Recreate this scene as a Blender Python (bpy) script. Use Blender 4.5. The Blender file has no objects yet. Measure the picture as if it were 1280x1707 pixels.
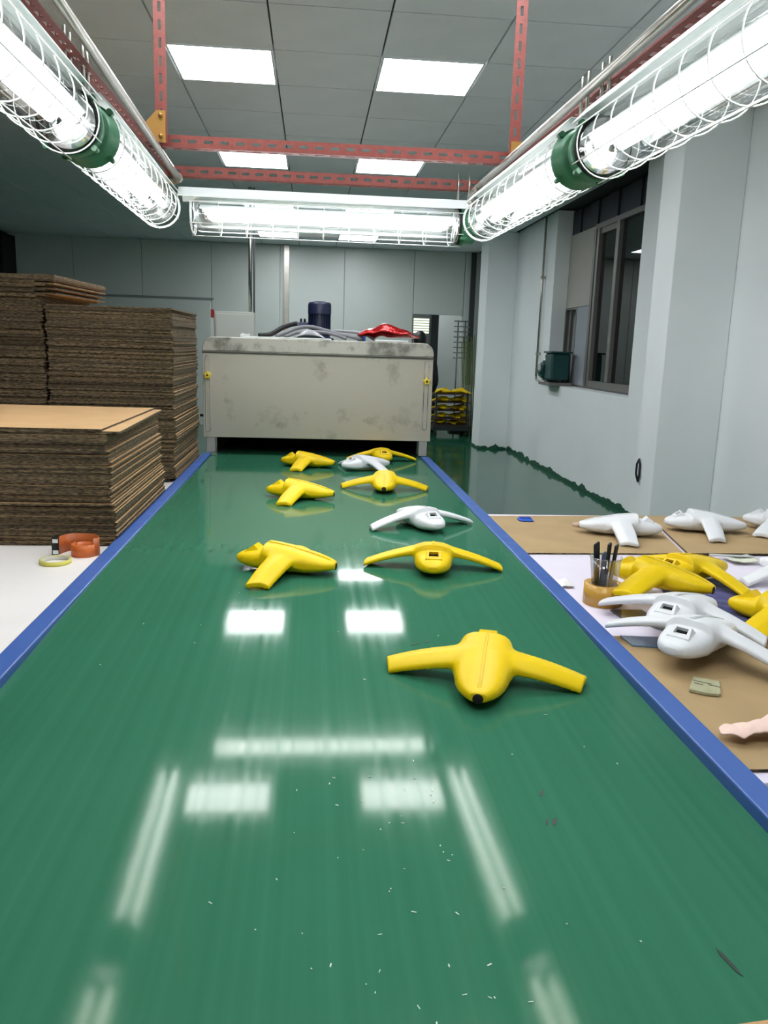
import bpy, bmesh, math, random
import numpy as np
from mathutils import Vector, Matrix

random.seed(7)
SC = bpy.context.scene
COL = SC.collection
PI = math.pi

# ------------------------------------------------------------------ camera, world, exposure
CZ = 1.39                       # eye height above the floor
FPX, PITCH, YAW, ROLL = 1359.4, 0.20033, 0.09173, 0.03159
_cy, _sy, _cp, _sp = math.cos(YAW), math.sin(YAW), math.cos(PITCH), math.sin(PITCH)
_r = Vector((_cy, -_sy, 0)); _fh = Vector((_sy, _cy, 0)); _u = Vector((0, 0, 1))
_f = _cp * _fh - _sp * _u; _up = _sp * _fh + _cp * _u
_r2 = math.cos(ROLL) * _r + math.sin(ROLL) * _up
_u2 = -math.sin(ROLL) * _r + math.cos(ROLL) * _up
cam_d = bpy.data.cameras.new('camera'); cam = bpy.data.objects.new('camera', cam_d); COL.objects.link(cam)
m = Matrix.Identity(4)
for i in range(3):
    m[i][0], m[i][1], m[i][2] = _r2[i], _u2[i], -_f[i]
m[0][3], m[1][3], m[2][3] = 0, 0, CZ
cam.matrix_world = m
cam_d.sensor_fit = 'HORIZONTAL'; cam_d.sensor_width = 36.0; cam_d.lens = FPX / 1280 * 36
cam_d.clip_start = 0.05; cam_d.clip_end = 100
SC.camera = cam

world = bpy.data.worlds.new('night'); SC.world = world; world.use_nodes = True
world.node_tree.nodes['Background'].inputs[0].default_value = (0.02, 0.025, 0.03, 1)
world.node_tree.nodes['Background'].inputs[1].default_value = 0.3
SC.view_settings.view_transform = 'Standard'; SC.view_settings.look = 'None'
SC.view_settings.gamma = 1.0; SC.view_settings.use_curve_mapping = False
SC.view_settings.exposure = 1.2
PANEL_E = 8.8                   # LED ceiling panels
TUBE_E = 9.5                   # fluorescent tubes

# ------------------------------------------------------------------ materials
MATS = {}
def lin(c):
    return tuple(((v / 12.92) if v <= 0.04045 else ((v + 0.055) / 1.055) ** 2.4) for v in [x / 255 for x in c])
def mat(name, rgb, rough=0.5, metal=0.0, spec=0.5, var=0.0, scale=20.0, stretch=(1, 1, 1), bump=0.0, bscale=None,
        coat=0.0, rvar=0.0, trans=0.0, alpha=1.0, objrand=0.0, emit=None, estr=0.0, sheen=0.0):
    if name in MATS: return MATS[name]
    M = bpy.data.materials.new(name); M.use_nodes = True
    nt = M.node_tree; n = nt.nodes; l = nt.links
    b = n['Principled BSDF']
    c = lin(rgb)
    b.inputs['Base Color'].default_value = (*c, 1)
    b.inputs['Roughness'].default_value = rough; b.inputs['Metallic'].default_value = metal
    b.inputs['Specular IOR Level'].default_value = spec
    b.inputs['Coat Weight'].default_value = coat
    b.inputs['Transmission Weight'].default_value = trans; b.inputs['Alpha'].default_value = alpha
    b.inputs['Sheen Weight'].default_value = sheen
    if emit is not None:
        b.inputs['Emission Color'].default_value = (*emit, 1); b.inputs['Emission Strength'].default_value = estr
    if var > 0 or bump > 0 or rvar > 0 or objrand > 0:
        tc = n.new('ShaderNodeTexCoord'); mp = n.new('ShaderNodeMapping')
        l.new(tc.outputs['Object'], mp.inputs[0]); mp.inputs['Scale'].default_value = stretch
        nz = n.new('ShaderNodeTexNoise'); nz.inputs['Scale'].default_value = scale; nz.inputs['Detail'].default_value = 6
        l.new(mp.outputs[0], nz.inputs['Vector'])
        if var > 0 or objrand > 0:
            hs = n.new('ShaderNodeHueSaturation'); hs.inputs['Color'].default_value = (*c, 1)
            mr = n.new('ShaderNodeMapRange'); mr.inputs['From Min'].default_value = 0.3; mr.inputs['From Max'].default_value = 0.7
            mr.inputs['To Min'].default_value = 1 - var; mr.inputs['To Max'].default_value = 1 + var
            l.new(nz.outputs['Fac'], mr.inputs['Value'])
            if objrand > 0:
                oi = n.new('ShaderNodeObjectInfo'); m2 = n.new('ShaderNodeMapRange')
                m2.inputs['To Min'].default_value = 1 - objrand; m2.inputs['To Max'].default_value = 1 + objrand
                l.new(oi.outputs['Random'], m2.inputs['Value'])
                mu = n.new('ShaderNodeMath'); mu.operation = 'MULTIPLY'
                l.new(mr.outputs[0], mu.inputs[0]); l.new(m2.outputs[0], mu.inputs[1]); l.new(mu.outputs[0], hs.inputs['Value'])
            else:
                l.new(mr.outputs[0], hs.inputs['Value'])
            l.new(hs.outputs[0], b.inputs['Base Color'])
        if rvar > 0:
            m3 = n.new('ShaderNodeMapRange'); m3.inputs['From Min'].default_value = 0.3; m3.inputs['From Max'].default_value = 0.7
            m3.inputs['To Min'].default_value = max(0.02, rough - rvar); m3.inputs['To Max'].default_value = rough + rvar
            l.new(nz.outputs['Fac'], m3.inputs['Value']); l.new(m3.outputs[0], b.inputs['Roughness'])
        if bump > 0:
            n2 = n.new('ShaderNodeTexNoise'); n2.inputs['Scale'].default_value = bscale or scale * 4; n2.inputs['Detail'].default_value = 4
            l.new(mp.outputs[0], n2.inputs['Vector'])
            bp = n.new('ShaderNodeBump'); bp.inputs['Strength'].default_value = bump; bp.inputs['Distance'].default_value = 0.01
            l.new(n2.outputs['Fac'], bp.inputs['Height']); l.new(bp.outputs[0], b.inputs['Normal'])
    MATS[name] = M
    return M

def glass_mat(name, tint=(1, 1, 1), gloss=0.08, rough=0.03, k=1.0):
    M = bpy.data.materials.new(name); M.use_nodes = True; nt = M.node_tree; n = nt.nodes; l = nt.links
    n.clear()
    o = n.new('ShaderNodeOutputMaterial'); mx = n.new('ShaderNodeMixShader'); t = n.new('ShaderNodeBsdfTransparent'); g = n.new('ShaderNodeBsdfGlossy')
    t.inputs[0].default_value = (*tint, 1); g.inputs['Roughness'].default_value = rough
    fr = n.new('ShaderNodeLayerWeight'); fr.inputs['Blend'].default_value = 0.35
    mr = n.new('ShaderNodeMapRange'); mr.inputs['To Min'].default_value = gloss; mr.inputs['To Max'].default_value = min(0.9, gloss + 0.6 * k)
    l.new(fr.outputs['Fresnel'], mr.inputs['Value']); l.new(mr.outputs[0], mx.inputs[0])
    l.new(t.outputs[0], mx.inputs[1]); l.new(g.outputs[0], mx.inputs[2]); l.new(mx.outputs[0], o.inputs[0])
    MATS[name] = M
    return M

def emit_mat(name, rgb, s):
    M = bpy.data.materials.new(name); M.use_nodes = True; nt = M.node_tree; n = nt.nodes; n.clear()
    o = n.new('ShaderNodeOutputMaterial'); e = n.new('ShaderNodeEmission'); e.inputs[0].default_value = (*rgb, 1); e.inputs[1].default_value = s
    nt.links.new(e.outputs[0], o.inputs[0]); MATS[name] = M
    return M

def belt_material():
    M = bpy.data.materials.new('belt_green_pvc'); M.use_nodes = True; nt = M.node_tree; n = nt.nodes; l = nt.links
    b = n['Principled BSDF']
    tc = n.new('ShaderNodeTexCoord')
    def noise(scale, stretch, det=5):
        mp = n.new('ShaderNodeMapping'); mp.inputs['Scale'].default_value = stretch; l.new(tc.outputs['Object'], mp.inputs[0])
        z = n.new('ShaderNodeTexNoise'); z.inputs['Scale'].default_value = scale; z.inputs['Detail'].default_value = det
        l.new(mp.outputs[0], z.inputs['Vector']); return z
    big = noise(1.6, (1, 0.6, 0)); streak = noise(45, (1, 0, 0), 3); bands = noise(16, (0.03, 1, 0), 1)
    r = n.new('ShaderNodeValToRGB')
    r.color_ramp.elements[0].position = 0.3; r.color_ramp.elements[0].color = (0.024, 0.120, 0.066, 1)
    r.color_ramp.elements[1].position = 0.7; r.color_ramp.elements[1].color = (0.036, 0.158, 0.092, 1)
    mx = n.new('ShaderNodeMath'); mx.operation = 'MULTIPLY_ADD'; mx.inputs[1].default_value = 0.5
    l.new(streak.outputs['Fac'], mx.inputs[0]); 
    mh = n.new('ShaderNodeMath'); mh.operation = 'MULTIPLY'; mh.inputs[1].default_value = 0.5
    l.new(big.outputs['Fac'], mh.inputs[0]); l.new(mh.outputs[0], mx.inputs[2]); l.new(mx.outputs[0], r.inputs[0])
    l.new(r.outputs[0], b.inputs['Base Color'])
    mr = n.new('ShaderNodeMapRange'); mr.inputs['From Min'].default_value = 0.3; mr.inputs['From Max'].default_value = 0.7
    mr.inputs['To Min'].default_value = 0.05; mr.inputs['To Max'].default_value = 0.10
    l.new(streak.outputs['Fac'], mr.inputs['Value']); l.new(mr.outputs[0], b.inputs['Roughness'])
    b.inputs['Specular IOR Level'].default_value = 0.135; b.inputs['Specular Tint'].default_value = (1.0, 0.97, 0.72, 1)
    sx = n.new('ShaderNodeSeparateXYZ'); l.new(tc.outputs['Object'], sx.inputs[0])
    wx = n.new('ShaderNodeMapRange'); wx.inputs['From Min'].default_value = -0.65; wx.inputs['From Max'].default_value = 0.05
    wx.inputs['To Min'].default_value = 1.0; wx.inputs['To Max'].default_value = 0.12; l.new(sx.outputs['X'], wx.inputs['Value'])
    hm = n.new('ShaderNodeMath'); hm.operation = 'MULTIPLY'; l.new(bands.outputs['Fac'], hm.inputs[0]); l.new(wx.outputs[0], hm.inputs[1])
    bp = n.new('ShaderNodeBump'); bp.inputs['Strength'].default_value = 0.2; bp.inputs['Distance'].default_value = 0.0012
    l.new(hm.outputs[0], bp.inputs['Height']); l.new(bp.outputs[0], b.inputs['Normal'])
    MATS['belt'] = M
    return M

def edge_material():
    # corrugated board seen on its cut edge: flutes and liners
    M = bpy.data.materials.new('corrugated_edge'); M.use_nodes = True; nt = M.node_tree; n = nt.nodes; l = nt.links
    b = n['Principled BSDF']; b.inputs['Roughness'].default_value = 0.9
    tc = n.new('ShaderNodeTexCoord'); mp = n.new('ShaderNodeMapping'); l.new(tc.outputs['Object'], mp.inputs[0]); mp.inputs['Scale'].default_value = (1, 1, 1)
    oi = n.new('ShaderNodeObjectInfo')
    ad = n.new('ShaderNodeVectorMath'); ad.operation = 'ADD'; l.new(tc.outputs['Object'], ad.inputs[0]); l.new(oi.outputs['Location'], ad.inputs[1])
    mp.inputs['Scale'].default_value = (0.35, 0.35, 2.2); nt.links.remove(mp.inputs[0].links[0]); l.new(ad.outputs[0], mp.inputs[0])
    nz = n.new('ShaderNodeTexNoise'); nz.inputs['Scale'].default_value = 150; nz.inputs['Detail'].default_value = 3; l.new(mp.outputs[0], nz.inputs['Vector'])
    r = n.new('ShaderNodeValToRGB')
    r.color_ramp.elements[0].position = 0.38; r.color_ramp.elements[0].color = (0.022, 0.015, 0.008, 1)
    r.color_ramp.elements[1].position = 0.66; r.color_ramp.elements[1].color = (0.20, 0.142, 0.075, 1)
    l.new(nz.outputs['Fac'], r.inputs[0])
    hs = n.new('ShaderNodeHueSaturation'); m2 = n.new('ShaderNodeMapRange'); m2.inputs['To Min'].default_value = 0.55; m2.inputs['To Max'].default_value = 1.35
    l.new(oi.outputs['Random'], m2.inputs['Value']); l.new(m2.outputs[0], hs.inputs['Value']); l.new(r.outputs[0], hs.inputs['Color'])
    l.new(hs.outputs[0], b.inputs['Base Color'])
    MATS['edge'] = M
    return M

def panel_stain_material(name, rgb, metal, lo=0.27, wd=0.16, dk=0.55, sc=5):
    # brushed steel sheet with smudges and grime
    M = bpy.data.materials.new(name); M.use_nodes = True; nt = M.node_tree; n = nt.nodes; l = nt.links
    b = n['Principled BSDF']; b.inputs['Metallic'].default_value = metal; b.inputs['Roughness'].default_value = 0.42
    tc = n.new('ShaderNodeTexCoord')
    nz = n.new('ShaderNodeTexNoise'); nz.inputs['Scale'].default_value = sc; nz.inputs['Detail'].default_value = 8; nz.inputs['Roughness'].default_value = 0.62
    l.new(tc.outputs['Object'], nz.inputs['Vector'])
    r = n.new('ShaderNodeValToRGB'); c = lin(rgb)
    e = r.color_ramp.elements
    e[0].position = lo; e[0].color = (c[0] * dk, c[1] * dk, c[2] * dk * .95, 1)
    e[1].position = lo + wd; e[1].color = (*c, 1)
    l.new(nz.outputs['Fac'], r.inputs[0]); l.new(r.outputs[0], b.inputs['Base Color'])
    MATS[name] = M
    return M

BELT = belt_material(); EDGE = edge_material()
YEL = mat('yellow_plastic', (222, 188, 4), 0.42, spec=0.25, var=0.03, scale=15)
WHT = mat('white_plastic', (214, 215, 218), 0.38, spec=0.35, var=0.02, scale=15)
DARK = mat('dark_cavity', (14, 13, 12), 0.8)
BLUE = mat('blue_paint', (58, 92, 160), 0.38, var=0.05, scale=14, rvar=0.06)
TABLE_R = mat('lavender_laminate', (222, 214, 228), 0.4, var=0.02, scale=6)
TABLE_L = mat('white_laminate', (232, 226, 222), 0.4, var=0.02, scale=6)
KRAFT = mat('kraft_board', (183, 146, 100), 0.85, var=0.06, scale=7, bump=0.1, bscale=200)
KRAFT_OLD = mat('kraft_board_worn', (164, 138, 98), 0.8, var=0.09, scale=6, bump=0.12, bscale=120)
REDP = mat('red_oxide_paint', (126, 58, 50), 0.5, var=0.15, scale=60, metal=0.0)
GALV = mat('galvanised_steel', (176, 174, 165), 0.3, metal=0.9, var=0.12, scale=25)
GREENC = mat('green_cast_iron', (58, 116, 82), 0.4, var=0.1, scale=40)
HOOD = mat('white_enamel', (226, 232, 230), 0.35, var=0.03, scale=12)
WIRE = mat('white_wire', (226, 228, 226), 0.35)
CHROME = mat('chrome', (220, 220, 220), 0.12, metal=1.0)
BLACKR = mat('black_rubber', (18, 18, 19), 0.6)
WALLP = mat('wall_paint', (238, 243, 243), 0.6, var=0.025, scale=1.5)
WALLB = mat('sandwich_panel', (190, 198, 193), 0.38, var=0.03, scale=1.2)
TILE = mat('ceiling_tile', (222, 226, 232), 0.6, var=0.03, scale=4, bump=0.25, bscale=60, objrand=0.02)
GRID = mat('ceiling_void', (40, 42, 46), 0.7)
FLOORM = mat('green_epoxy', (24, 84, 60), 0.1, var=0.1, scale=2.0, rvar=0.03, coat=0.0)
GREENP = mat('green_floor_paint', (22, 80, 58), 0.4, var=0.2, scale=30)
STEEL = panel_stain_material('stainless_smudged', (196, 190, 176), 0.25)
STEELT = panel_stain_material('stainless_scuffed', (196, 192, 182), 0.55, 0.38, 0.16, 0.4, 7)
GREYP = mat('grey_machine_paint', (165, 163, 158), 0.45, var=0.05, scale=10)
NAVY = mat('navy_motor_paint', (22, 30, 58), 0.4, var=0.1, scale=30)
GREYH = mat('grey_hose', (118, 118, 124), 0.5, var=0.15, scale=30)
YKNOB = mat('yellow_knob', (226, 196, 50), 0.4)
GLASS = glass_mat('lamp_glass', (0.97, 0.98, 0.98), 0.05, 0.04)
PANE = glass_mat('window_glass', (0.10, 0.14, 0.12), 0.05, 0.02)
CUPM = glass_mat('clear_plastic', (0.95, 0.955, 0.96), 0.05, 0.1, 0.5)
LED = emit_mat('led_panel', (0.97, 1.0, 1.03), PANEL_E)
TUBE = emit_mat('fluorescent_tube', (0.985, 0.995, 1.0), TUBE_E)

# ------------------------------------------------------------------ mesh helpers
class MB:
    def __init__(s): s.v = []; s.f = []; s.mi = []; s.sm = []
    def add(s, vs, fs, mi=0, smooth=False):
        o = len(s.v); s.v += [tuple(v) for v in vs]
        for f in fs: s.f.append([i + o for i in f]); s.mi.append(mi); s.sm.append(smooth)
        return s
    def box(s, x0, x1, y0, y1, z0, z1, mi=0):
        return s.add([(x0, y0, z0), (x1, y0, z0), (x1, y1, z0), (x0, y1, z0), (x0, y0, z1), (x1, y0, z1), (x1, y1, z1), (x0, y1, z1)],
                     [(0, 3, 2, 1), (4, 5, 6, 7), (0, 1, 5, 4), (1, 2, 6, 5), (2, 3, 7, 6), (3, 0, 4, 7)], mi)
    def prism(s, poly, axis, a, b, mi=0, smooth=False):
        # poly of 2-D points extruded along axis ('x','y','z'); ccw poly
        def P(u, v, w): return {'x': (w, u, v), 'y': (u, w, v), 'z': (u, v, w)}[axis]
        n = len(poly); vs = [P(u, v, a) for u, v in poly] + [P(u, v, b) for u, v in poly]
        fs = [tuple(range(n))[::-1], tuple(range(n, 2 * n))]
        s.add(vs, fs, mi)
        o = len(s.v) - 2 * n
        for i in range(n):
            j = (i + 1) % n; s.f.append([o + i, o + j, o + n + j, o + n + i]); s.mi.append(mi); s.sm.append(smooth)
        return s
    def lathe(s, prof, seg=24, axis='z', o=(0, 0, 0), mi=0, smooth=True, cap=True):
        vs = []; n = len(prof)
        for k in range(seg):
            a = 2 * PI * k / seg; c, d = math.cos(a), math.sin(a)
            for r, h in prof:
                p = {'z': (r * c, r * d, h), 'y': (r * c, h, r * d), 'x': (h, r * c, r * d)}[axis]
                vs.append((p[0] + o[0], p[1] + o[1], p[2] + o[2]))
        fs = []
        for k in range(seg):
            k2 = (k + 1) % seg
            for i in range(n - 1): fs.append((k * n + i, k2 * n + i, k2 * n + i + 1, k * n + i + 1))
        s.add(vs, fs, mi, smooth)
        if cap:
            b = len(s.v) - len(vs)
            s.f.append([b + k * n for k in range(seg)][::-1]); s.mi.append(mi); s.sm.append(False)
            s.f.append([b + k * n + n - 1 for k in range(seg)]); s.mi.append(mi); s.sm.append(False)
        return s
    def tube(s, pts, r, seg=8, mi=0, closed=False, cap=True):
        pts = [Vector(p) for p in pts]; n = len(pts)
        rr = r if isinstance(r, (list, tuple)) else [r] * n
        vs = []; prev = None
        for i, p in enumerate(pts):
            a = pts[(i - 1) % n] if (i > 0 or closed) else p; b = pts[(i + 1) % n] if (i < n - 1 or closed) else p
            t = (b - a).normalized()
            if prev is None:
                x = t.orthogonal().normalized()
            else:
                x = (prev - t * prev.dot(t)); x = x.normalized() if x.length > 1e-6 else t.orthogonal().normalized()
            prev = x; y = t.cross(x)
            for k in range(seg):
                g = 2 * PI * k / seg; vs.append(p + (x * math.cos(g) + y * math.sin(g)) * rr[i])
        fs = []
        for i in range(n if closed else n - 1):
            j = (i + 1) % n
            for k in range(seg):
                k2 = (k + 1) % seg; fs.append((i * seg + k, i * seg + k2, j * seg + k2, j * seg + k))
        s.add(vs, fs, mi, True)
        if cap and not closed:
            o = len(s.v) - len(vs)
            s.f.append([o + k for k in range(seg)][::-1]); s.mi.append(mi); s.sm.append(False)
            s.f.append([o + (n - 1) * seg + k for k in range(seg)]); s.mi.append(mi); s.sm.append(False)
        return s
    def mesh(s, name):
        me = bpy.data.meshes.new(name); me.from_pydata(s.v, [], s.f)
        me.polygons.foreach_set('material_index', s.mi); me.polygons.foreach_set('use_smooth', s.sm)
        me.update(); return me
    def build(s, name, mats, parent=None, loc=None, rot=None, bevel=0.0, fix=True):
        me = s.mesh(name)
        if fix:
            bm = bmesh.new(); bm.from_mesh(me); bmesh.ops.recalc_face_normals(bm, faces=bm.faces); bm.to_mesh(me); bm.free()
        if not isinstance(mats, (list, tuple)): mats = [mats]
        for mm in mats: me.materials.append(mm)
        return place(name, me, parent, loc, rot, bevel)

def place(name, me, parent=None, loc=None, rot=None, bevel=0.0):
    o = bpy.data.objects.new(name, me); COL.objects.link(o)
    if loc is not None: o.location = loc
    if rot is not None: o.rotation_euler = rot
    if parent is not None: o.parent = parent
    if bevel > 0:
        b = o.modifiers.new('bevel', 'BEVEL'); b.width = bevel; b.segments = 2; b.limit_method = 'ANGLE'; b.angle_limit = 0.6
    return o
def tag(o, label=None, cat=None, group=None, kind=None):
    if label: o['label'] = label
    if cat: o['category'] = cat
    if group: o['group'] = group
    if kind: o['kind'] = kind
    return o
def thing(name, label, cat, loc=(0, 0, 0), rz=0.0, group=None, rot=None):
    o = bpy.data.objects.new(name, None); COL.objects.link(o); o.location = loc
    o.rotation_euler = rot if rot else (0, 0, rz); o.empty_display_size = 0.05
    return tag(o, label, cat, group)
def struct(o): o['kind'] = 'structure'; return o
def copy_tree(o, parent=None):
    c = o.copy(); COL.objects.link(c); c.parent = parent
    for ch in list(o.children): copy_tree(ch, c)
    return c
def arc(cx, cy, r, a0, a1, n):
    return [(cx + r * math.cos(a0 + (a1 - a0) * i / n), cy + r * math.sin(a0 + (a1 - a0) * i / n)) for i in range(n + 1)]

# ------------------------------------------------------------------ the room
CEIL = CZ + 1.576; BELT_Z = CZ - 0.727; TAB_Z = CZ - 0.737
XL, XR, YB, YF = -4.85, 2.78, 14.0, -3.0
struct(MB().box(XL - 0.3, XR + 3, YF - 0.2, YB + 4, -0.1, 0).build('floor', FLOORM))
ceiling = struct(MB().box(XL - 0.3, XR + 0.6, YF - 0.2, YB + 4, CEIL + 0.02, CEIL + 0.12).build('ceiling', GRID))
TX, TY, GX, GY = 0.595, 0.627, -0.235, 4.30
light_tiles = set()
for r in (-7, -3, 1, 5, 9, 13):
    for c in (-1, 1): light_tiles.add((c, r))
tile_me = MB().box(0.005, TX - 0.005, 0.005, TY - 0.005, 0, 0.018).mesh('ceiling_tile'); tile_me.materials.append(TILE)
for r in range(-3, 16):
    for c in range(-8, 5):
        if (c, r) in light_tiles: continue
        x0 = GX + c * TX; y0 = GY + r * TY
        if x0 > XR or y0 + TY < 2.4: continue
        place('ceiling_tile', tile_me, ceiling, (x0, y0, CEIL))
# plain tiled field behind the viewer, never in view
back_field = MB()
back_field.box(XL, XR, YF, 2.4, CEIL + 0.004, CEIL + 0.02).build('ceiling_field', TILE, ceiling)

def led_panel(c, r, label):
    x0 = GX + c * TX; y0 = GY + r * TY
    t = thing('ceiling_light', label, 'ceiling light', (x0 + TX / 2, y0 + TY / 2, CEIL), group='LED panels in the tiled ceiling')
    w, d = TX / 2 - 0.006, TY / 2 - 0.006
    fr = MB()
    for a in ((-w, w, -d, -d + .012), (-w, w, d - .012, d), (-w, -w + .012, -d + .012, d - .012), (w - .012, w, -d + .012, d - .012)):
        fr.box(*a, -0.004, 0.012)
    fr.build('frame', HOOD, t)
    MB().box(-w + .012, w - .012, -d + .012, d - .012, -0.001, 0.008).build('diffuser', LED, t)
nm = {1: 'square lit LED panel above the near red cross beam', 5: 'lit LED panel seen just under the upper red cross beam',
      9: 'lit LED panel hidden behind the crosswise caged lamp', 13: 'small distant lit LED panel just below the crosswise caged lamp'}
for (c, r) in sorted(light_tiles):
    side = 'left one of the pair' if c < 0 else 'right one of the pair'
    if r in nm: led_panel(c, r, nm[r] + ', ' + side)
    else: led_panel(c, r, ('lit LED panel overhead, first row behind the frame top, ' if r == -3 else 'lit LED panel overhead behind the viewer, ') + side)

# back wall of sandwich panels with a doorway
wb = struct(MB().box(XL, 1.668, YB + 0.03, YB + 0.1, 0, CEIL).box(1.668, 2.52, YB + 0.03, YB + 0.1, CZ + 0.55, CEIL).box(2.52, XR + 0.3, YB + 0.03, YB + 0.1, 0, CEIL).build('wall_back', WALLB))
seams = [XL, -3.85, -2.77, -1.66, -0.55, 0.508, 1.668, 2.52, XR]
for i in range(len(seams) - 1):
    a, b = seams[i] + 0.004, seams[i + 1] - 0.004
    z0 = CZ + 0.55 if i == 6 else 0.0
    MB().box(a, b, YB, YB + 0.03, z0, CEIL - 0.002).build('wall_panel', WALLB, wb, bevel=0.004)
MB().box(-0.485, -0.40, YB - 0.035, YB - 0.001, 0, CEIL - 0.003).build('joint_strip', GALV, wb, bevel=0.003)
MB().box(2.62, 2.70, YB - 0.06, YB - 0.001, CZ - 0.6, CEIL - 0.01).build('gap_shade_strip', mat('gap_shade_strip', (38, 46, 48), 0.5), wb)  # dark strip standing in for the shadowed gap beside the far pier
d1 = struct(MB().box(-3.6, -1.68, YB - 0.03, YB - 0.002, 0, CZ + 0.66).build('door_1', WALLB, bevel=0.006))
MB().box(-3.66, -1.62, YB - 0.045, YB - 0.03, CZ + 0.66, CZ + 0.69).build('door_track', mat('seam_grey', (120, 128, 128), 0.5), d1)
# room beyond the doorway
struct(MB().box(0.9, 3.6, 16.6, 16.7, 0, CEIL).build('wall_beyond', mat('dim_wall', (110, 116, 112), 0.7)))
struct(MB().box(2.27, 3.2, 15.3, 15.36, 0, CEIL).build('wall_partition', mat('partition_panel', (205, 212, 208), 0.5)))
w2 = struct(MB().box(1.95, 2.55, 16.52, 16.59, CZ - 0.1, CZ + 0.62).build('window_2', mat('window_frame_grey', (90, 96, 94), 0.5)))
for i in range(6):
    z = CZ + 0.28 + i * 0.05
    MB().box(1.99, 2.30, 16.50, 16.515, z, z + 0.035).build('blind_slat', emit_mat('lit_blind_%d' % i, (0.62, 0.72, 0.52), 0.9), w2)
MB().box(2.06, 2.24, 16.49, 16.515, CZ + 0.0, CZ + 0.26).build('pane', emit_mat('lit_pane', (0.7, 0.75, 0.74), 0.5), w2)
struct(MB().box(2.03, 2.16, 14.3, 14.5, 0, CZ + 0.62).build('door_2', mat('dark_door', (20, 30, 30), 0.5)))

struct(MB().box(0.8, 0.9, 14.1, 16.7, 0, CEIL).box(3.6, 3.7, 14.1, 16.7, 0, CEIL).build('wall_side_room', WALLP))
nr = thing('ceiling_light', 'unseen LED panel added to light the room beyond the far doorway', 'ceiling light', (1.6, 14.8, CEIL - 0.02))  # unseen panel added to brighten the partition and window beyond the doorway
MB().box(-.3, .3, -.3, .3, 0, 0.012).build('diffuser', LED, nr)
# left wall (only a sliver at its far end shows) and the wall behind the viewer
struct(MB().box(XL - 0.1, XL, YF, YB + 0.1, 0, CEIL).build('wall_left', mat('dark_wall', (40, 44, 44), 0.7)))
struct(MB().box(XL, XR, YF - 0.1, YF, 0, CEIL).build('wall_front', WALLP))
struct(MB().box(XL + 0.002, XL + 0.13, YB - 0.6, YB - 0.02, 0, CEIL - 0.05).build('door_3', mat('doorway_darkness', (8, 9, 9), 0.9)))  # black panel standing in for the darkness of the opening

# right wall with the window opening
WY0, WY1, WZ = 7.05, 9.62, CZ - 0.378
RX = XR + 0.17
struct(MB().box(XR, XR + 0.3, YF, WY0, 0, CEIL + 0.01).box(XR, XR + 0.3, WY0, WY1, 0, WZ).box(XR, XR + 0.3, WY1, YB + 0.03, 0, CEIL + 0.01).build('wall_right', WALLP))
struct(MB().box(2.346, XR - 0.001, 5.377, 5.69, 0, CEIL - 0.001).build('wall_pier_near', WALLP, bevel=0.006))
struct(MB().box(2.37, XR - 0.001, 11.43, 11.93, 0, CEIL - 0.001).build('wall_pier_far', WALLP, bevel=0.006))
# ragged green paint line at the wall foot
def ragged(name, p0, p1, nrm, seg, seed):
    rnd = random.Random(seed); mb = MB(); p0 = Vector(p0); p1 = Vector(p1); nrm = Vector(nrm)
    vs = []; fs = []
    kk = [rnd.uniform(0.015, 0.05) + (0.03 if rnd.random() < 0.2 else 0) for _ in range(seg // 5 + 3)]
    hs = [kk[i // 5] * (1 - (i % 5) / 5) + kk[i // 5 + 1] * (i % 5) / 5 + rnd.uniform(-.008, .008) for i in range(seg + 1)]
    for i in range(seg + 1):
        p = p0.lerp(p1, i / seg)
        for q in ((0, 0), (0, 1), (1, 1), (1, 0)):
            vs.append(p + nrm * (0.004 * q[0]) + Vector((0, 0, hs[i] * q[1])))
    for i in range(seg):
        a, b = i * 4, i * 4 + 4
        for k in range(4): k2 = (k + 1) % 4; fs.append((a + k, a + k2, b + k2, b + k))
    fs += [(0, 1, 2, 3), (seg * 4 + 3, seg * 4 + 2, seg * 4 + 1, seg * 4)]
    mb.add(vs, fs); return struct(mb.build(name, GREENP))
ragged('baseboard_right', (XR - 0.001, 5.72, 0.001), (XR - 0.001, 11.42, 0.001), (-1, 0, 0), 220, 3)
ragged('baseboard_pier', (2.37, 11.429, 0.001), (2.77, 11.429, 0.001), (0, -1, 0), 40, 5)
ragged('baseboard_pier_side', (2.369, 11.43, 0.001), (2.369, 11.93, 0.001), (-1, 0, 0), 30, 6)

# window fillings
LOUV = mat('dark_louvre', (48, 52, 62), 0.6, var=0.1, scale=10)
ALU = mat('aluminium_frame', (128, 126, 122), 0.4, metal=0.5)
BEIGE = mat('beige_board', (178, 174, 164), 0.6, var=0.03, scale=4)
GBOARD = mat('grey_board', (150, 158, 166), 0.6)
w1 = struct(MB().box(RX, RX + 0.05, WY0, WY1, WZ, WZ + 0.02).build('window_1', ALU))
ztop = CZ + 1.262
for i in range(9):
    y0 = WY0 + i * (WY1 + 0.0 - WY0) / 9
    MB().box(RX + 0.01 + 0.02 * (i % 2), RX + 0.05, y0 + 0.004, y0 + (WY1 - WY0) / 9 - 0.004, ztop + 0.05, CEIL - 0.002).build('louvre_panel', LOUV, w1)
MB().box(RX - 0.02, RX + 0.05, WY0 + 0.001, 8.72, ztop, ztop + 0.05).build('window_header', ALU, w1)
MB().box(RX, RX + 0.03, 8.75, WY1 - 0.002, CZ + 0.50, ztop + 0.045).build('board', BEIGE, w1)
MB().box(RX, RX + 0.03, 8.68, 9.20, WZ + 0.02, CZ + 0.495).build('board', GBOARD, w1)
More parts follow.
